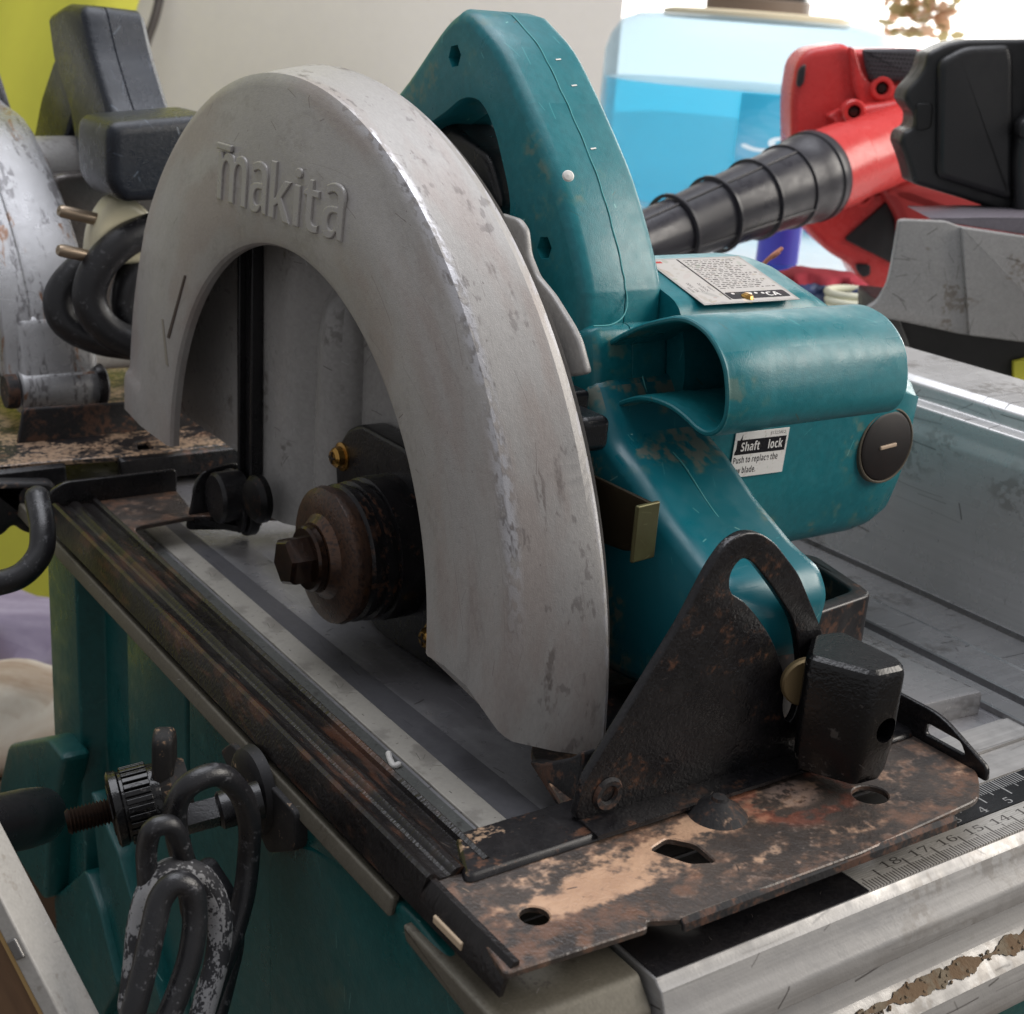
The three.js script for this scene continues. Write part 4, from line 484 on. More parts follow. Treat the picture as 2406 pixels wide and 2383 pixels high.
// ---------- second circular saw behind on the left ----------
{
  const s = thing('circular_saw', 'older grey circular saw with dark blue handle, partly hidden at left', 'circular saw', [0.06, 0, -0.53]);
  const g0 = [[.1636,-.6711],[.151,-.6081],[.1194,-.5535],[.0872,-.5205],[.0587,-.5037],[.0335,-.4987]].slice(0);
  const back = g0.map(([y, z]) => [y * 0.86, z - 0.03]).reverse();
  const top = [[0.2, g0[0][1] - 0.12], [0.19, g0[0][1] - 0.2]];
  part(s, 'blade_cover', prism('x', [...spline([[0.215, g0[0][1] - 0.1], [0.207, g0[0][1] - 0.045], ...g0, [g0[5][0] - 0.018, g0[5][1] + 0.006]], 50), [0.014, g0[5][1] - 0.02], [0.02, g0[5][1] - 0.05], [0.1, g0[5][1] - 0.2], [0.19, g0[5][1] - 0.2]], [[0.0180, 0.004], [0.0190, 0.002], [0.0215, 0.0006], [0.0330, 0.0004], [0.0345, 0.0014], [0.0365, 0.0006], [0.0610, 0], [0.0655, 0.0014], [0.0680, 0.005]]), worn, { label: 'worn bare metal blade cover' });
  part(s, 'hinge', turned([[0.0005, 0], [0.0112, 0], [0.0120, 0.001], [0.0120, 0.042], [0.0112, 0.043], [0.0005, 0.043]], [.0239,.0223,-.502], [1, 0, 0], 32), worn);
  part(s, 'hinge_web', prism('x', fillet([[0.014, -0.510], [0.024, -0.4925], [0.034, -0.4955], [0.062, ([[.0476,-.5011]])[0][1] - 0.003], [0.066, -0.53], [0.02, -0.53]], 0.008), rnd(0.0245, 0.0655, 0.003)), worn);
  part(s, 'hinge_bolt', turned([[0.0005, -0.006], [0.0085, -0.006], [0.0092, -0.004], [0.0092, 0]], [.0223,.0234,-.498], [1, 0, 0], 20), rusty);
  part(s, 'hinge_cap', turned([[0.0114, 0], [0.0118, 0.001], [0.0118, 0.0045], [0.010, 0.006], [0.0005, 0.006]], [.0634,.0229,-.498], [1, 0, 0], 28), blackSteel);
  part(s, 'hinge_bracket', [prism('z', fillet([[.0179,.0214],[.1292,.0183],[.1326,-.0153],[.0125,-.0057]], 0.003), rnd(-0.473, -0.4695, 0.0008))], rusty);
  const sh = part(s, 'base_plate', [prism('y', fillet([[-0.06, -0.440], [0.035, -0.434], [0.060, -0.430], [0.190, -0.434], [0.190, -0.62], [-0.06, -0.62]], 0.003), [[0.0008, 0.0004], [0.0012, 0], [0.0032, 0], [0.0036, 0.0006]], [fillet([[0.066, -0.438], [0.070, -0.452], [0.076, -0.452], [0.074, -0.438]], 0.001)])], std({ map: rustTex(471, 0.03, 0.13, 0.11), roughness: 0.7, roughnessMap: smudge, bumpMap: grainN, bumpScale: 0.0004 }));
  part(sh, 'front_lip', [prism('x', fillet([[0.0034, -0.4320], [0.0020, -0.4285], [-0.0090, -0.4265], [-0.0090, -0.4280], [0.0010, -0.4305]], 0.0006), rnd(-0.06, 0.026, 0.001)), prism('x', fillet([[0.0034, -0.4320], [0.0020, -0.4270], [-0.0090, -0.4250], [-0.0090, -0.4265], [0.0010, -0.4300]], 0.0006), rnd(0.052, 0.19, 0.003))], steel);
  part(s, 'motor_tube', turned([[0.0005, 0], [0.021, 0], [0.021, 0.16], [0.0005, 0.16]], [.0645,.1228,-.6], [1, 0.02, 0], 40), housing);
  part(s, 'lower_tube', turned([[0.0005, 0], [0.0085, 0], [0.0085, 0.12], [0.0005, 0.12]], [.0666,.0317,-.53], [1, 0, 0], 24), housing);
  part(s, 'gear_case', prism('z', fillet([[.0631,.1266],[.1367,.1296],[.1359,.0225],[.0776,.0202],[.0696,.0581]], 0.01), rnd(-0.60, -0.563, 0.003)), std({ map: housing.map, color: 0xa09a98, roughness: 0.4, metalness: 0.3, roughnessMap: smudge }));
  // handle, dark blue
  const hf = [[.209,-.5654],[.193,-.5554],[.1696,-.535],[.1452,-.5039],[.1244,-.4755]], out = [...spline([...hf], 30), [0.11, -0.66], ...spline([[0.13, -0.72], [0.19, -0.69], [0.222, -0.64], [0.2285, -0.615]], 12)];
  const ho = fillet([...[[.1599,-.5656],[.135,-.5942]], [0.12, -0.70], [0.175, -0.685]].map((p) => p), 0.006);
  part(s, 'handle', [prism('x', fillet([[.2094,-.6254],[.2169,-.5925],[.2168,-.5622],[.204,-.5546],[.1935,-.5477],[.1703,-.5267],[.1434,-.4961],[.1233,-.4831],[.1338,-.5785],[.1606,-.5901],[.1835,-.6164]], 0.006), [[0.0835, 0.004], [0.0850, 0.0015], [0.0875, 0], [0.0965, 0], [0.0970, 0.0006], [0.0975, 0], [0.1160, 0.001], [0.1190, 0.004], [0.1205, 0.008]]), prism('x', fillet([[.192,-.5966],[.1687,-.5802],[.1318,-.6166],[.1249,-.6767],[.1598,-.6511],[.1862,-.621]], 0.006), rnd(0.0860, 0.1250, 0.002))], navy, { label: 'scuffed dark blue handle' });
  part(s, 'grip_block', prism('z', fillet([[.0584,.1655],[.117,.1711],[.1172,.1299],[.0649,.127],[.0582,.136]], 0.008), rnd(-0.50, -0.45, 0.006, 4)), navy);
}
{ // its cord, coiled in front, with a plug
  const c = thing('cable_coil', 'coiled black cord with a cream two-pin plug, hung on the older grey saw', 'cord', [.0678,.0735,-.4868]);
  for (const pts of [[[.1029,.1125,-.4718],[.0869,.1116,-.4672],[.0709,.106,-.4658],[.0574,.0928,-.4672],[.0524,.0781,-.4672],[.0559,.0661,-.4648],[.0657,.0571,-.4617],[.0847,.0509,-.456]], [[.0966,.0979,-.4857],[.075,.0956,-.4897],[.0558,.087,-.4919],[.045,.0737,-.4913],[.0461,.0618,-.4881],[.06,.0529,-.4822],[.0876,.0487,-.4712]], [[.1028,.0988,-.4791],[.0876,.094,-.4774],[.0775,.0837,-.4751],[.0747,.0714,-.4744],[.0788,.0605,-.472],[.092,.0535,-.4675]]]) part(c, 'loop', tube(pts, 0.0086, 70), rubber);
  const a = V3([.0721,.1121,-.487]), P = (prof, o, d) => turned(prof, o, d, 24), cream = std({ color: 0xc9c2a6, roughness: 0.6, roughnessMap: smudge }), pin = std({ color: 0x9a8a78, roughness: 0.35, metalness: 0.8 });
  const d = V3([.0436,.1194,-.4845]).sub(V3([.0708,.1125,-.4881])), dl = d.length();
  part(c, 'plug', [prism('z', fillet([[.055,.0991],[.057,.1118],[.0621,.1212],[.0671,.127],[.0759,.1274],[.0858,.1209],[.0907,.1089],[.0877,.0926],[.0708,.0931],[.0555,.0883]], 0.005), rnd(-0.488, -0.468, 0.005, 4))].map((g) => g), cream);
  for (const q of [[.0678,.1136,-.4777], [.0649,.0952,-.472]]) part(c, 'pin', P([[0.0032, -0.004], [0.0032, dl * 0.94], [0.0024, dl], [0.0005, dl]], q, d.toArray()), pin);
}
{ // ring of cable lower left and dark fitting under the older saw
  const c = thing('cable_ring', 'loop of black cable hanging below the older grey saw', 'cable', [-.0239,-.0026,-.3314]);
  part(c, 'loop', tube([[-.0442,-.0168,-.3397],[-.0347,-.0144,-.334],[-.0244,-.0108,-.3308],[-.0157,-.0033,-.333],[-.0123,.005,-.3393],[-.0097,.0143,-.3544]], 0.0055, 60), rubber);
  const f = thing('dark_fitting', 'dark greasy metal fitting under the older saw, far left', 'metal fitting', [-.0158,.0116,-.3576]);
  part(f, 'clamp', [prism('z', fillet([[-.0167,.0018],[.0183,-.0025],[.0186,-.0247],[.0121,-.0308],[.0019,-.0265],[-.0029,-.0216],[-.0082,-.0272],[-.0182,-.0263]], 0.004), rnd(-0.445, -0.420, 0.003), [fillet([[.0028,-.006],[.0151,-.0068],[.0151,-.0186],[.0048,-.02]], 0.003)])], std({ map: rustTex(481, 0.02, -0.05, 0.08), roughness: 0.5, metalness: 0.2 }));
}

// ---------- background ----------
const YAW = -.6184;
{ // white wall and the bright doorway pane
  const at = [1.0939,.0396,-2.2811], w = structure('wall', [rbox(3.4, 3.2, 0.1, 0.004, [0, 0, -0.05])], std({ color: 0xd6d3d0, roughness: 0.9, bumpMap: metres(grain.clone(), 0.2), bumpScale: 0.0004 }));
  w.position.set(...at); w.rotation.y = YAW; w.translateX(-1.138); w.material.map = metres(tex(512, 512, (u, v) => { const a = fbm(u, v, 4, 4, 6, 501), e = fbm(u, v, 60, 60, 3, 502); return mix([214, 210, 207], [202, 198, 196], a * 0.7 + e * 0.3); }, (g, W, H) => scratches(g, W, H, 14, 503, 'rgba(160,140,130,A)', 22, 1.2)), 0.8); w.material.color.set(0xffffff);
  const wc = thing('wall_cable', 'dark cable running down the white wall at upper left', 'cable', [.8176,.172,-2.4041]);
  part(wc, 'cable', tube([[.8515,.2926,-2.4312],[.8306,.2094,-2.4107],[.8176,.172,-2.4041],[.8037,.14,-2.4004],[.7899,.0972,-2.392],[.7751,.0235,-2.3713]], 0.0085, 40), black(0x3a3230, 0.7));
  const win = thing('window', 'overexposed bright window behind the blue water jug', 'window', [3.6082,.0154,-2.4298], YAW);
  part(win, 'pane', rbox(3.9, 3.0, 0.02, 0.004, [0.42, 0.1, 0]), new THREE.MeshStandardMaterial({ color: 0x111111, emissive: 0xfffdf8, emissiveIntensity: 2.5, roughness: 0.6 }));
  part(win, 'frame', [rbox(0.05, 3.1, 0.05, 0.006, [-1.56, 0.1, 0.03]), rbox(3.9, 0.05, 0.05, 0.006, [0.42, 1.62, 0.03])], whitePaint);
  const pw = V3([3.9082,.125,-2.133]); areaLight('window_light', 0xfffdf8, 7.0, 2.6, 2.4, pw.toArray(), [0, 0.2, -0.2]);
  const bush = thing('shrub', 'blurred brown and green shrub outside the bright window', 'shrub', [2.8177,.313,-2.3394]), r = rng(31), L = [[], []];
  for (let i = 0; i < 150; i++) { const g = new THREE.CircleGeometry(0.012 + r() * 0.014, 5); g.rotateX(r() * 3).rotateY(r() * 3).translate(...V3([2.8212,.3384,-2.3477]).add(new THREE.Vector3((r() - 0.5) * 0.15, (r() - 0.6) * 0.14, (r() - 0.5) * 0.15)).toArray()); L[i % 2].push(clean(g)); }
  part(bush, 'foliage', L[0], std({ color: 0xa89a70, roughness: 0.9, side: THREE.DoubleSide, transmission: 0.4 }), { kind: 'stuff' }); part(bush, 'dry_foliage', L[1], std({ color: 0xc8a284, roughness: 0.9, side: THREE.DoubleSide, transmission: 0.4 }), { kind: 'stuff' });
}
structure('floor', [prism('y', [[-6, -6], [6, -6], [6, 4], [-6, 4]], flat(-0.95, -0.9))], std({ map: metres(tex(256, 256, (u, v) => mix([92, 84, 76], [118, 108, 98], fbm(u, v, 6, 6, 6, 601))), 1.2), roughness: 0.9 }));
{ // bench the background things stand on
  const b = thing('workbench', 'bright white bench top carrying the jug and the red blower', 'bench', [1.3, 0.03, -1.2]);
  part(b, 'top', prism('y', fillet([[0.43, -0.30], [2.2, 0.9], [3.2, -0.8], [2.2, -2.6], [0.62, -1.9], [0.43, -0.9]], 0.01), rnd(0.0, 0.030, 0.004)), std({ color: 0xd9d8d6, roughness: 0.35, roughnessMap: smudge }));
}
{ // water jug
  const o = [.9634,.0398,-.9715], j = thing('water_jug', 'translucent pale blue water jug with a black cap, half full', 'water jug', o), S = 1.62 / 2674, y = (px) => (390 - px) * S * 0.985;
  const outer = [[0.02, 0.002], [0.135, 0.002], [0.150, 0.008], [0.158, 0.03], [0.1625, y(320)], [0.1635, y(200)], [0.1625, y(120)], [0.157, y(90)], [0.146, y(64)], [0.128, y(52)], [0.100, y(48)], [0.098, y(40)]];
  part(j, 'shell', turned(outer, o, [0, 1, 0], 72, 50), std({ color: new THREE.Color().setRGB(0.62, 0.71, 0.76), roughness: 0.35, transmission: 0.86, thickness: 0, ior: 1.3, specularIntensity: 0.6, side: THREE.DoubleSide }));
  part(j, 'water', turned([[0.001, 0.006], [0.130, 0.006], [0.146, 0.012], [0.154, 0.032], [0.1580, y(320)], [0.1588, y(200)], [0.1588, y(168)], [0.001, y(168)]], o, [0, 1, 0], 64, 50), std({ color: new THREE.Color().setRGB(0.26, 0.86, 1.0), roughness: 0.35, transmission: 0.9, thickness: 0, ior: 1.2, side: THREE.DoubleSide }));
  part(j, 'collar', turned([[0.096, y(56)], [0.102, y(54)], [0.102, y(42)], [0.092, y(38)], [0.05, y(36)]], o, [0, 1, 0], 48), std({ color: 0xcfc0a2, roughness: 0.6 }));
  const cap = part(j, 'cap', turned([[0.0545, y(38)], [0.0555, y(32)], [0.0555, y(-40)], [0.045, y(-48)], [0.001, y(-48)]], o, [0, 1, 0], 48), std({ color: 0x35302e, roughness: 0.5, roughnessMap: smudge }));
  part(cap, 'grip_ring', turned([[0.0558, y(22)], [0.0566, y(37)], [0.0566, y(18)], [0.0558, y(16)]], o, [0, 1, 0], 48), std({ color: 0x6b5d52, roughness: 0.6 }));
  // wrapped label with white script
  const c = document.createElement('canvas'); c.width = 512; c.height = 512; const g = c.getContext('2d'); g.fillStyle = '#2aa8cc'; g.fillRect(0, 0, 512, 512);
  const r = rng(5); for (let i = 0; i < 60; i++) { g.fillStyle = `rgba(${120 + r() * 120},${210},${235},0.12)`; g.beginPath(); g.arc(r() * 512, r() * 512, 20 + r() * 60, 0, 7); g.fill(); }
  g.translate(-70, 0); g.strokeStyle = '#eefaff'; g.lineWidth = 17; g.lineCap = 'round'; g.beginPath(); g.moveTo(90, 250); g.bezierCurveTo(130, 290, 190, 250, 190, 225); g.bezierCurveTo(190, 190, 130, 205, 160, 250); g.bezierCurveTo(190, 300, 250, 330, 240, 360); g.bezierCurveTo(220, 390, 170, 350, 150, 320); g.stroke();
  g.beginPath(); g.moveTo(250, 230); g.bezierCurveTo(240, 300, 290, 320, 300, 260); g.bezierCurveTo(310, 320, 350, 320, 352, 250); g.bezierCurveTo(360, 310, 420, 320, 440, 280); g.stroke(); for (const [x, y2] of [[285, 262], [310, 280], [290, 290], [380, 215]]) { g.beginPath(); g.arc(x, y2, 9, 0, 7); g.stroke(); }
  g.fillStyle = 'rgba(225,150,170,0.6)'; g.beginPath(); g.arc(110, 440, 36, 0, 7); g.fill();
  const t = new THREE.CanvasTexture(c); t.colorSpace = THREE.SRGBColorSpace;
  const lg = new THREE.CylinderGeometry(0.1650, 0.1650, y(170) - y(345), 48, 1, true, -0.79, 1.36); lg.translate(o[0], o[1] + (y(170) + y(345)) / 2, o[2]);
  part(j, 'label', clean(lg), std({ map: t, roughness: 0.5, transmission: 0.2, thickness: 0, side: THREE.DoubleSide }));
}
{ // yellow curtain and cloths at left
  const cur = thing('curtain', 'yellow green curtain hanging at the left edge', 'curtain', [.2614,-.0669,-1.3348], YAW), g = new THREE.PlaneGeometry(1.15, 1.9, 70, 10), p = g.attributes.position;
  for (let i = 0; i < p.count; i++) { const x = p.getX(i), y = p.getY(i); p.setX(i, x - 0.490 + (x > 0.3 ? 0.02 * Math.sin(y * 2 + 0.5) + clamp(y - 0.18, 0, 1) * 0.30 : 0)); p.setZ(i, 0.012 * Math.sin(x * 26 + y * 1.5) + 0.006 * Math.sin(x * 61)); }
  g.computeVertexNormals(); const g2 = g.clone(); g2.translate(0, 0, -0.004);
  part(cur, 'sheet', [clean(g), clean(g2)], std({ map: metres(tex(512, 512, (u, v) => { const a = fbm(u, v, 4, 4, 5, 511), e = fbm(u, v, 90, 90, 2, 512); return mix([226, 226, 86], [210, 206, 80], a * 0.8 + e * 0.2); }), 0.5), roughness: 0.75, side: THREE.DoubleSide }));
  const heap = (name, label, cat, at, pts, color, d, seed) => { const h = thing(name, label, cat, at, YAW), o = spline(pts, 50, true), G = prism('z', o, rnd(-0.05, 0.05, 0.04, 6), [], 60); const q = G.attributes.position; const rr = rng(seed); const ph = [rr() * 6, rr() * 6]; for (let i = 0; i < q.count; i++) q.setZ(i, q.getZ(i) + 0.012 * Math.sin(q.getX(i) * 60 + q.getY(i) * 90 + ph[0]) + 0.006 * Math.sin(q.getY(i) * 170 + ph[1])); part(h, 'cloth', crease(G, 60), color); return h; };
  const cloth = (c0, c1, s) => std({ map: metres(tex(512, 512, (u, v) => { const a = fbm(u, v, 3, 10, 6, s), e = fbm(u, v, 90, 90, 2, s + 1); return mix(c0, c1, sst(0.3, 0.7, a) * 0.8 + e * 0.2); }), 0.3), roughness: 0.95, sheen: 0.3 });
  heap('cloth', 'lavender cloth folded at the left edge below the curtain', 'cloth', [.0767,-.2389,-.7438], [[-.1075,.0339],[-.006,.04],[.0288,.0344],[.0518,.0214],[.0499,-.044],[.0056,-.0521],[-.1145,-.0532]], cloth([176, 166, 184], [136, 124, 146], 521), 1, 3);
  heap('rag', 'creamy white rag with brown stains at the left edge', 'rag', [.0522,-.263,-.6601], [[-.1,.0364],[-.0196,.0462],[.0092,.0433],[.0339,.0253],[.0477,-.0043],[.0424,-.0551],[-.0248,-.0523],[-.1076,-.0593]], cloth([222, 214, 200], [170, 146, 124], 531), 1, 7);
  const bx = thing('crate', 'brown wooden crate edge behind the green body, far left', 'crate', [.0228,-.2803,-.5698], YAW); part(bx, 'side', rbox(0.5, 0.30, 0.03, 0.003, [-0.2, -0.125, 0]), std({ color: 0x5a4432, roughness: 0.8 }));
}
{ // red blower with black nozzle
  const d0 = [.6685,.1479,-.487], s = thing('blower', 'red cordless blower with a tapered black nozzle, right of the water jug', 'blower', d0, YAW);
  const red = std({ map: metres(tex(512, 512, (u, v) => { const a = fbm(u, v, 5, 5, 5, 541), f = fbm(u, v, 120, 120, 2, 542); return mix([200, 66, 64], [186, 54, 54], a).map((x) => x + (f - 0.5) * 10); }, (g, w, h) => scratches(g, w, h, 20, 543, 'rgba(230,150,145,A)', 16, 1)), 0.2), roughness: 0.5, roughnessMap: smudge }), darkRed = std({ map: red.map, color: 0xc8b0b0, roughness: 0.55 });
  const V = (p) => p, body = fillet([[-.0861,.0186],[-.0888,.0386],[-.0879,.0629],[-.0804,.0725],[-.0567,.0781],[-.049,.0743],[-.0051,.0778],[.0681,.0796],[.0909,-.0071],[.0994,-.0525],[.0261,-.0972],[.0041,-.1043],[-.0164,-.0949],[-.0269,-.0794],[-.0457,-.0713],[-.0624,-.0578],[-.0765,-.0429]], 0.012), hole = fillet([[-.0228,-.0219],[-.0165,-.0199],[-.0124,-.0244],[-.0187,-.0269]], 0.006);
  const bd = part(s, 'body', prism('z', body, rnd(-0.045, 0.012, 0.006, 5), [Object.assign(hole, { k: 0.15 })]), red);
  part(bd, 'ridge', prism('z', fillet([[-.0533,.0771],[-.047,.0739],[-.0404,.0595],[-.0335,.0526],[-.0076,.0531],[-.0062,.0445],[-.0216,.0346],[-.0401,.0358],[-.0466,.0491]], 0.004), rnd(0.010, 0.0165, 0.003)), red);
  const grip = part(bd, 'rubber_grip', prism('z', fillet([[-.044,.0751],[-.0039,.0784],[-.0003,.0562],[-.0336,.0532],[-.0384,.0596]], 0.003), rnd(0.012, 0.0185, 0.003)), black(0x3c3a40, 0.8));
  const dots = [], c00 = [[-.0398,.0732],[-.0035,.0757],[-.0351,.0549]]; for (let j = 0; j < 7; j++) for (let i = 0; i < 13; i++) { const x = c00[0][0] + (i + (j % 2) * 0.5) * 0.0028 + j * 0.0006, y = c00[0][1] - j * 0.0029; dots.push(turned([[0, 0.0004], [0.0007, 0.0003], [0.0009, 0]], [x, y, 0.0185], [0, 0, 1], 8)); }
  part(grip, 'dimple', dots, black(0x141416, 0.7), { kind: 'stuff' });
  const VC = (d, p, z) => [p[0][0], p[0][1], z];
  // outlet tube and nozzle: the axis comes forward to the left
  s.updateMatrixWorld(true); const A = s.worldToLocal(V3([.6431,.1601,-.4712])).toArray(), B = s.worldToLocal(V3([.4276,.109,-.4471])).toArray(), ax = V3(B).sub(V3(A)), L = ax.length(), D = ax.toArray();
  part(s, 'outlet', [turned([[0.0005, -0.03], [0.0275, -0.03], [0.0275, L * 0.26], [0.0290, L * 0.27], [0.0290, L * 0.40], [0.0275, L * 0.41]], A, D, 48), prism('z', fillet([[-.0651,.0277],[-.0504,.0351],[-.0125,.0434],[-.0063,.037],[.0014,-.011],[-.0268,-.017],[-.0454,.019]], 0.006), rnd(-0.01, 0.024, 0.008, 4))], red);
  const nz = part(s, 'nozzle', turned([[0.0265, L * 0.400], [0.0298, L * 0.400], [0.0312, L * 0.413], [0.0312, L * 0.438], [0.0298, L * 0.442], [0.0300, L * 0.476], [0.0285, L * 0.492], [0.0276, L * 0.534], [0.0172, L * 1.248], [0.016, L * 1.248]], A, D, 56, 40), std({ color: 0x2d2c32, roughness: 0.62, roughnessMap: smudge }));
  const rr = (t) => lerp(0.0276, 0.0200, (t - 0.534) / 0.714);
  for (const t of [0.551, 0.70, 0.87, 1.04]) part(nz, 'ring_rib', turned([[rr(t) - 0.001, L * t - 0.0016], [rr(t) + 0.0014, L * t - 0.001], [rr(t) + 0.0014, L * t + 0.001], [rr(t) - 0.001, L * t + 0.0016]], A, D, 56), nz.material);
  const q = new THREE.Quaternion().setFromUnitVectors(new THREE.Vector3(0, 1, 0), ax.clone().normalize());
  for (const th of [0.3, 1.9, 3.4, 5.0]) { const g = new THREE.CylinderGeometry(0.0009, 0.0009, L * 0.70, 6); g.rotateX(-Math.atan2(0.0105, L * 0.714)).translate(0, L * 0.89, 0.0227).rotateY(th).applyQuaternion(q).translate(...A); part(nz, 'long_rib', boxUV(clean(g)), nz.material); }
  for (const [p, z] of [[[[-.0454,.0323]][0], 0.024], [[[-.0258,.0493]][0], 0.014], [[[-.0274,-.0268]][0], 0.012]]) {
    part(s, 'screw_boss', turned([[0.0045, 0.004], [0.0052, 0.0055], [0.0075, 0.0055], [0.0085, 0.004], [0.0085, -0.006]], [...p, z], [0, 0, 1], 28), red);
    part(s, 'screw', turned([[0, 0.0042], [0.0030, 0.004], [0.0042, 0.003], [0.0046, 0.002]], [...p, z], [0, 0, 1], 20), black(0x3a2a28, 0.4, 0.5));
  }
  part(s, 'vent', prism('z', fillet([[-.0072,-.028],[-.0013,-.0401],[.0059,-.0769],[-.005,-.0723],[-.0365,-.0599]], 0.004), rnd(0.011, 0.0145, 0.001)), black(0x121214, 0.7));
  part(s, 'latch', prism('z', fillet([[-.0252,-.0772],[-.0137,-.077],[-.0125,-.0851],[-.0176,-.0875],[-.0229,-.0831]], 0.003), rnd(0.011, 0.0145, 0.001)), black(0x141418, 0.6));
  part(s, 'lock_button', prism('z', fillet([[-.0863,.0587],[-.0814,.0628],[-.0809,.0492],[-.0838,.0452],[-.0865,.0475]], 0.003), rnd(0.008, 0.0150, 0.001)), black(0x26262a, 0.6));
  part(s, 'motor_cover', prism('z', fillet([[-.0216,-.0166],[-.001,-.0125],[.0923,-.0148],[.0994,-.0525],[.0065,-.0594],[-.0037,-.0376]], 0.008), rnd(0.008, 0.030, 0.008, 4)), darkRed);
}
{ // black power tool in front of the blower
  const s = thing('power_tool', 'matt black power tool end with a scalloped edge, in front of the red blower', 'power tool', [.5439,.1798,-.3424], YAW), m = black(0x1d1d1f, 0.72);
  const o = fillet([[-.0322,.0444],[-.0215,.0504],[-.0114,.0531],[.0722,.0597],[.0949,-.0515],[.0316,-.0431],[.0039,-.0359],[-.0239,-.0301],[-.0284,-.0291],[-.0312,-.0219],[-.0353,-.0136],[-.0399,-.006],[-.039,-.0004],[-.0335,.0028],[-.0339,.0101],[-.0381,.0142],[-.0414,.0183],[-.0406,.0236],[-.0353,.0306],[-.0325,.0364]], 0.003);
  const bd = part(s, 'housing', prism('z', o, rnd(0.004, 0.035, 0.003, 5)), m);
  part(bd, 'end_block', prism('z', fillet([[.0254,.0717],[.0279,.0729],[.0685,.0777],[.0951,-.0526],[.0318,-.0441],[.0249,-.0125],[.0236,.0127],[.0303,.0173],[.0268,.0478],[.028,.0579]], 0.006), rnd(0.02, 0.048, 0.004)), m);
  part(bd, 'ridge', prism('z', fillet([[.0211,.0114],[.0275,.015],[.0491,.0145],[.0511,.0042],[.0229,.0016]], 0.004), rnd(0.040, 0.0535, 0.003)), m);
  part(bd, 'front_panel', prism('z', fillet([[-.0268,.0409],[-.0128,.0495],[.0121,.0523],[.0156,.0449],[.03,-.0345],[-.0167,-.024]], 0.005), rnd(0.030, 0.0420, 0.004)), m);
  part(bd, 'recess_shade', prism('z', fillet([[-.0347,.0168],[-.0246,.0175],[-.0233,.003],[-.0321,.0008]], 0.003), rnd(0.030, 0.0365, 0.001)), black(0x101012, 0.8));  // raised darker patch; the shade of a recess put into its colour
}
{ // grey metal bracket with a black block put in for the dark void under it
  const s = thing('metal_bracket', 'scratched grey painted metal bracket over a black filled void, right edge', 'bracket', [.4839,.1127,-.2787], YAW);
  const paint = std({ map: metres(tex(1024, 1024, (u, v) => { const n = fbm(u, v, 5, 5, 6, 551), f = fbm(u, v, 200, 200, 2, 552), k = fbm(u, v, 10, 10, 6, 553), e = fbm(u, v, 90, 90, 3, 554); return mix(mix([138, 137, 137], [152, 151, 151], n).map((x) => x + (f - 0.5) * 20), [96, 86, 76], sst(0.68, 0.76, k) * sst(0.4, 0.6, e) * 0.6); }, (g, w, h) => { scratches(g, w, h, 60, 555, 'rgba(52,48,46,A)', 44, 2.0); scratches(g, w, h, 30, 556, 'rgba(60,56,52,A)', 90, 1.6); }), 0.16), roughness: 0.5, roughnessMap: smudge, bumpMap: grainF, bumpScale: 0.0002 });
  const o = fillet([[-.0344,.0223],[-.031,.0231],[-.0081,.0238],[.0002,.0214],[.0651,.0168],[.0769,-.0424],[.0474,-.041],[.0108,-.0391],[-.0243,-.0343],[-.0341,-.0332],[-.0476,-.0316],[-.0469,-.03],[-.0388,-.0232],[-.0352,-.0138],[-.0345,-.0036],[-.0343,.0064]].map((p, i) => [p[0], p[1], i === 0 ? 0.006 : 0.003]), 0.003);
  const p = part(s, 'face', prism('z', o, rnd(-0.006, 0, 0.001)), paint);
  part(s, 'top_sheet', prism('z', fillet([[-.0162,.0239],[.0132,.027],[.0624,.03],[.065,.017],[.0002,.0217]], 0.001), rnd(-0.06, -0.0062, 0.0005)), std({ map: paint.map, color: 0xbdb6c4, roughness: 0.45 }));
  part(p, 'fold', prism('z', fillet([[-.0002,.0214],[.065,.017],[.0768,-.0419],[.0148,-.0388],[.0051,-.0007]], 0.001), rnd(-0.001, 0.0035, 0.0008)), paint);
  part(s, 'leg', prism('z', fillet([[-.0308,-.0319],[-.0245,-.033],[-.0152,-.0494],[-.0093,-.085],[-.0186,-.0858]], 0.003), rnd(-0.012, -0.0065, 0.001)), std({ map: paint.map, color: 0x8a8a8a, roughness: 0.6 }));
  part(s, 'box', prism('z', fillet([[-.0271,-.0326],[.0777,-.0361],[.0882,-.0883],[-.0169,-.0965]], 0.003), rnd(-0.11, -0.014, 0.002)), black(0x0b0b0c, 0.8));  // black block standing in for the unlit void below the bracket
  part(s, 'tag', prism('z', [[.0469,-.0547],[.0578,-.0508],[.0638,-.082],[.0516,-.0797]], flat(-0.012, -0.008)), std({ color: 0xb9b63a, roughness: 0.6 }), { label: 'yellow tag' });
}
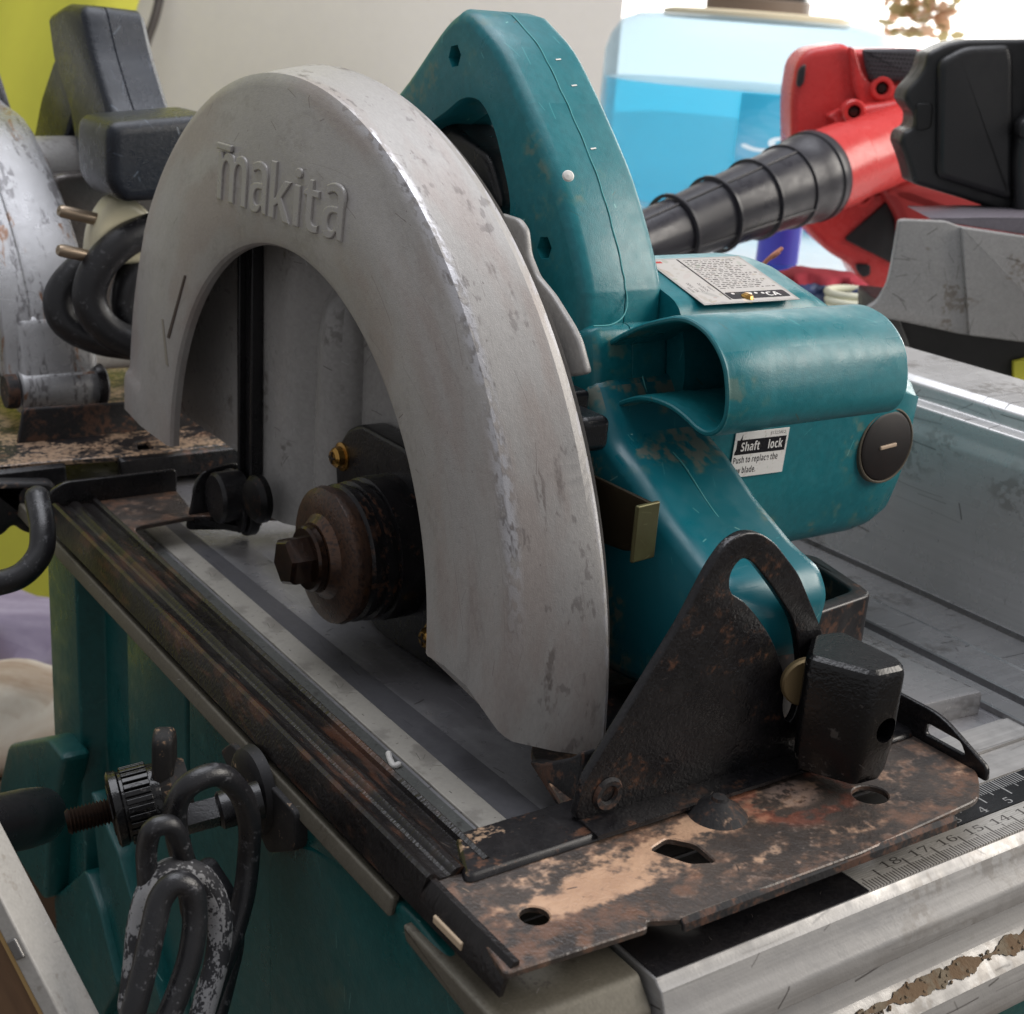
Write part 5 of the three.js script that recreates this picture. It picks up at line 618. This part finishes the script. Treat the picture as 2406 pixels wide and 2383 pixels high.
{ // small things on the bench
  const b = thing('bottle', 'blue translucent plastic bottle behind the black nozzle', 'bottle', [.6885,.036,-.62]), o = [.6885,.036,-.62];
  part(b, 'body', turned([[0.0005, 0], [0.0160, 0], [0.0175, 0.003], [0.0175, 0.075], [0.008, 0.095], [0.0005, 0.095]], o, [0, 1, 0], 32), std({ color: 0x1f50c8, roughness: 0.2, transmission: 0.5, thickness: 0 }));
  part(b, 'label', turned([[0.0178, 0.012], [0.0178, 0.062]], o, [0, 1, 0], 32), std({ color: 0x3a40b0, roughness: 0.4 }));
  const rg = thing('cloth', 'crumpled red and blue cloth on the white bench, behind the motor', 'cloth', [.5724,.0564,-.4516], YAW), G = prism('z', spline([[-.0426,-.0184],[-.0354,.0124],[-.0249,.0176],[-.0026,.0178],[.0182,.0164],[.0334,.0025],[.0325,-.0165],[-.0182,-.0319]], 40, true), rnd(-0.03, 0.03, 0.02, 6), [], 60), q = G.attributes.position;
  for (let i = 0; i < q.count; i++) { const x = q.getX(i), y = q.getY(i); q.setZ(i, q.getZ(i) + 0.004 * Math.sin(x * 300 + y * 260) + 0.003 * Math.sin(y * 500 - x * 200)); }
  const ct = tex(512, 512, (u, v) => { const a = fbm(u, v, 8, 14, 5, 561); return v > 0.5 + 0.1 * (a - 0.5) ? mix([176, 62, 74], [140, 40, 56], a) : mix([58, 74, 120], [120, 130, 160], sst(0.5, 0.7, a)); });
  const uv = G.attributes.uv; for (let i = 0; i < uv.count; i++) uv.setXY(i, q.getX(i) / 0.09 + 0.5, (q.getY(i) + 0.0130) / 0.05 ); ct.wrapT = THREE.ClampToEdgeWrapping;
  part(rg, 'fabric', crease(G, 60), std({ map: ct, roughness: 0.95 }));
  const wr = thing('copper_wire', 'bare twisted copper wire end sticking up behind the motor', 'wire', [.3591,.1128,-.3026]);
  part(wr, 'strand', [tube([[.3551,.1085,-.3037],[.3607,.1147,-.3023],[.3639,.1179,-.3014],[.3695,.1211,-.3013]], 0.0012, 20, false, 8), tube([[.3622,.1144,-.3037],[.3648,.1174,-.3006],[.3668,.1192,-.2998]], 0.0008, 20, false, 8)], std({ color: 0x8a5a48, roughness: 0.45, metalness: 0.5 }));
  const rope = thing('rope', 'coiled white cord on the bench beside the red blower', 'rope', [.5493,.0646,-.4065]);
  for (const [cx, cy, k] of [[0, 0, 0], [1, 1, 1], [2, 2, 2]]) part(rope, 'coil', tube([0, 1, 2, 3, 4, 5, 6, 7].map((i) => { const c = [.5496,.0623,-.4054], t = i / 8 * 6.283; return [c[0] + Math.cos(t) * 0.018 + cx * 0.003, c[1] + k * 0.0045 - 0.004, c[2] + Math.sin(t) * 0.016 - cy * 0.004]; }), 0.0026, 50, true, 8), std({ color: 0xd8d8c4, roughness: 0.7 }));
}
camera.far = 40;
scene.traverse((o) => { if (o.isLight) o.castShadow = o.type !== 'RectAreaLight'; });
renderer.render(scene, camera);
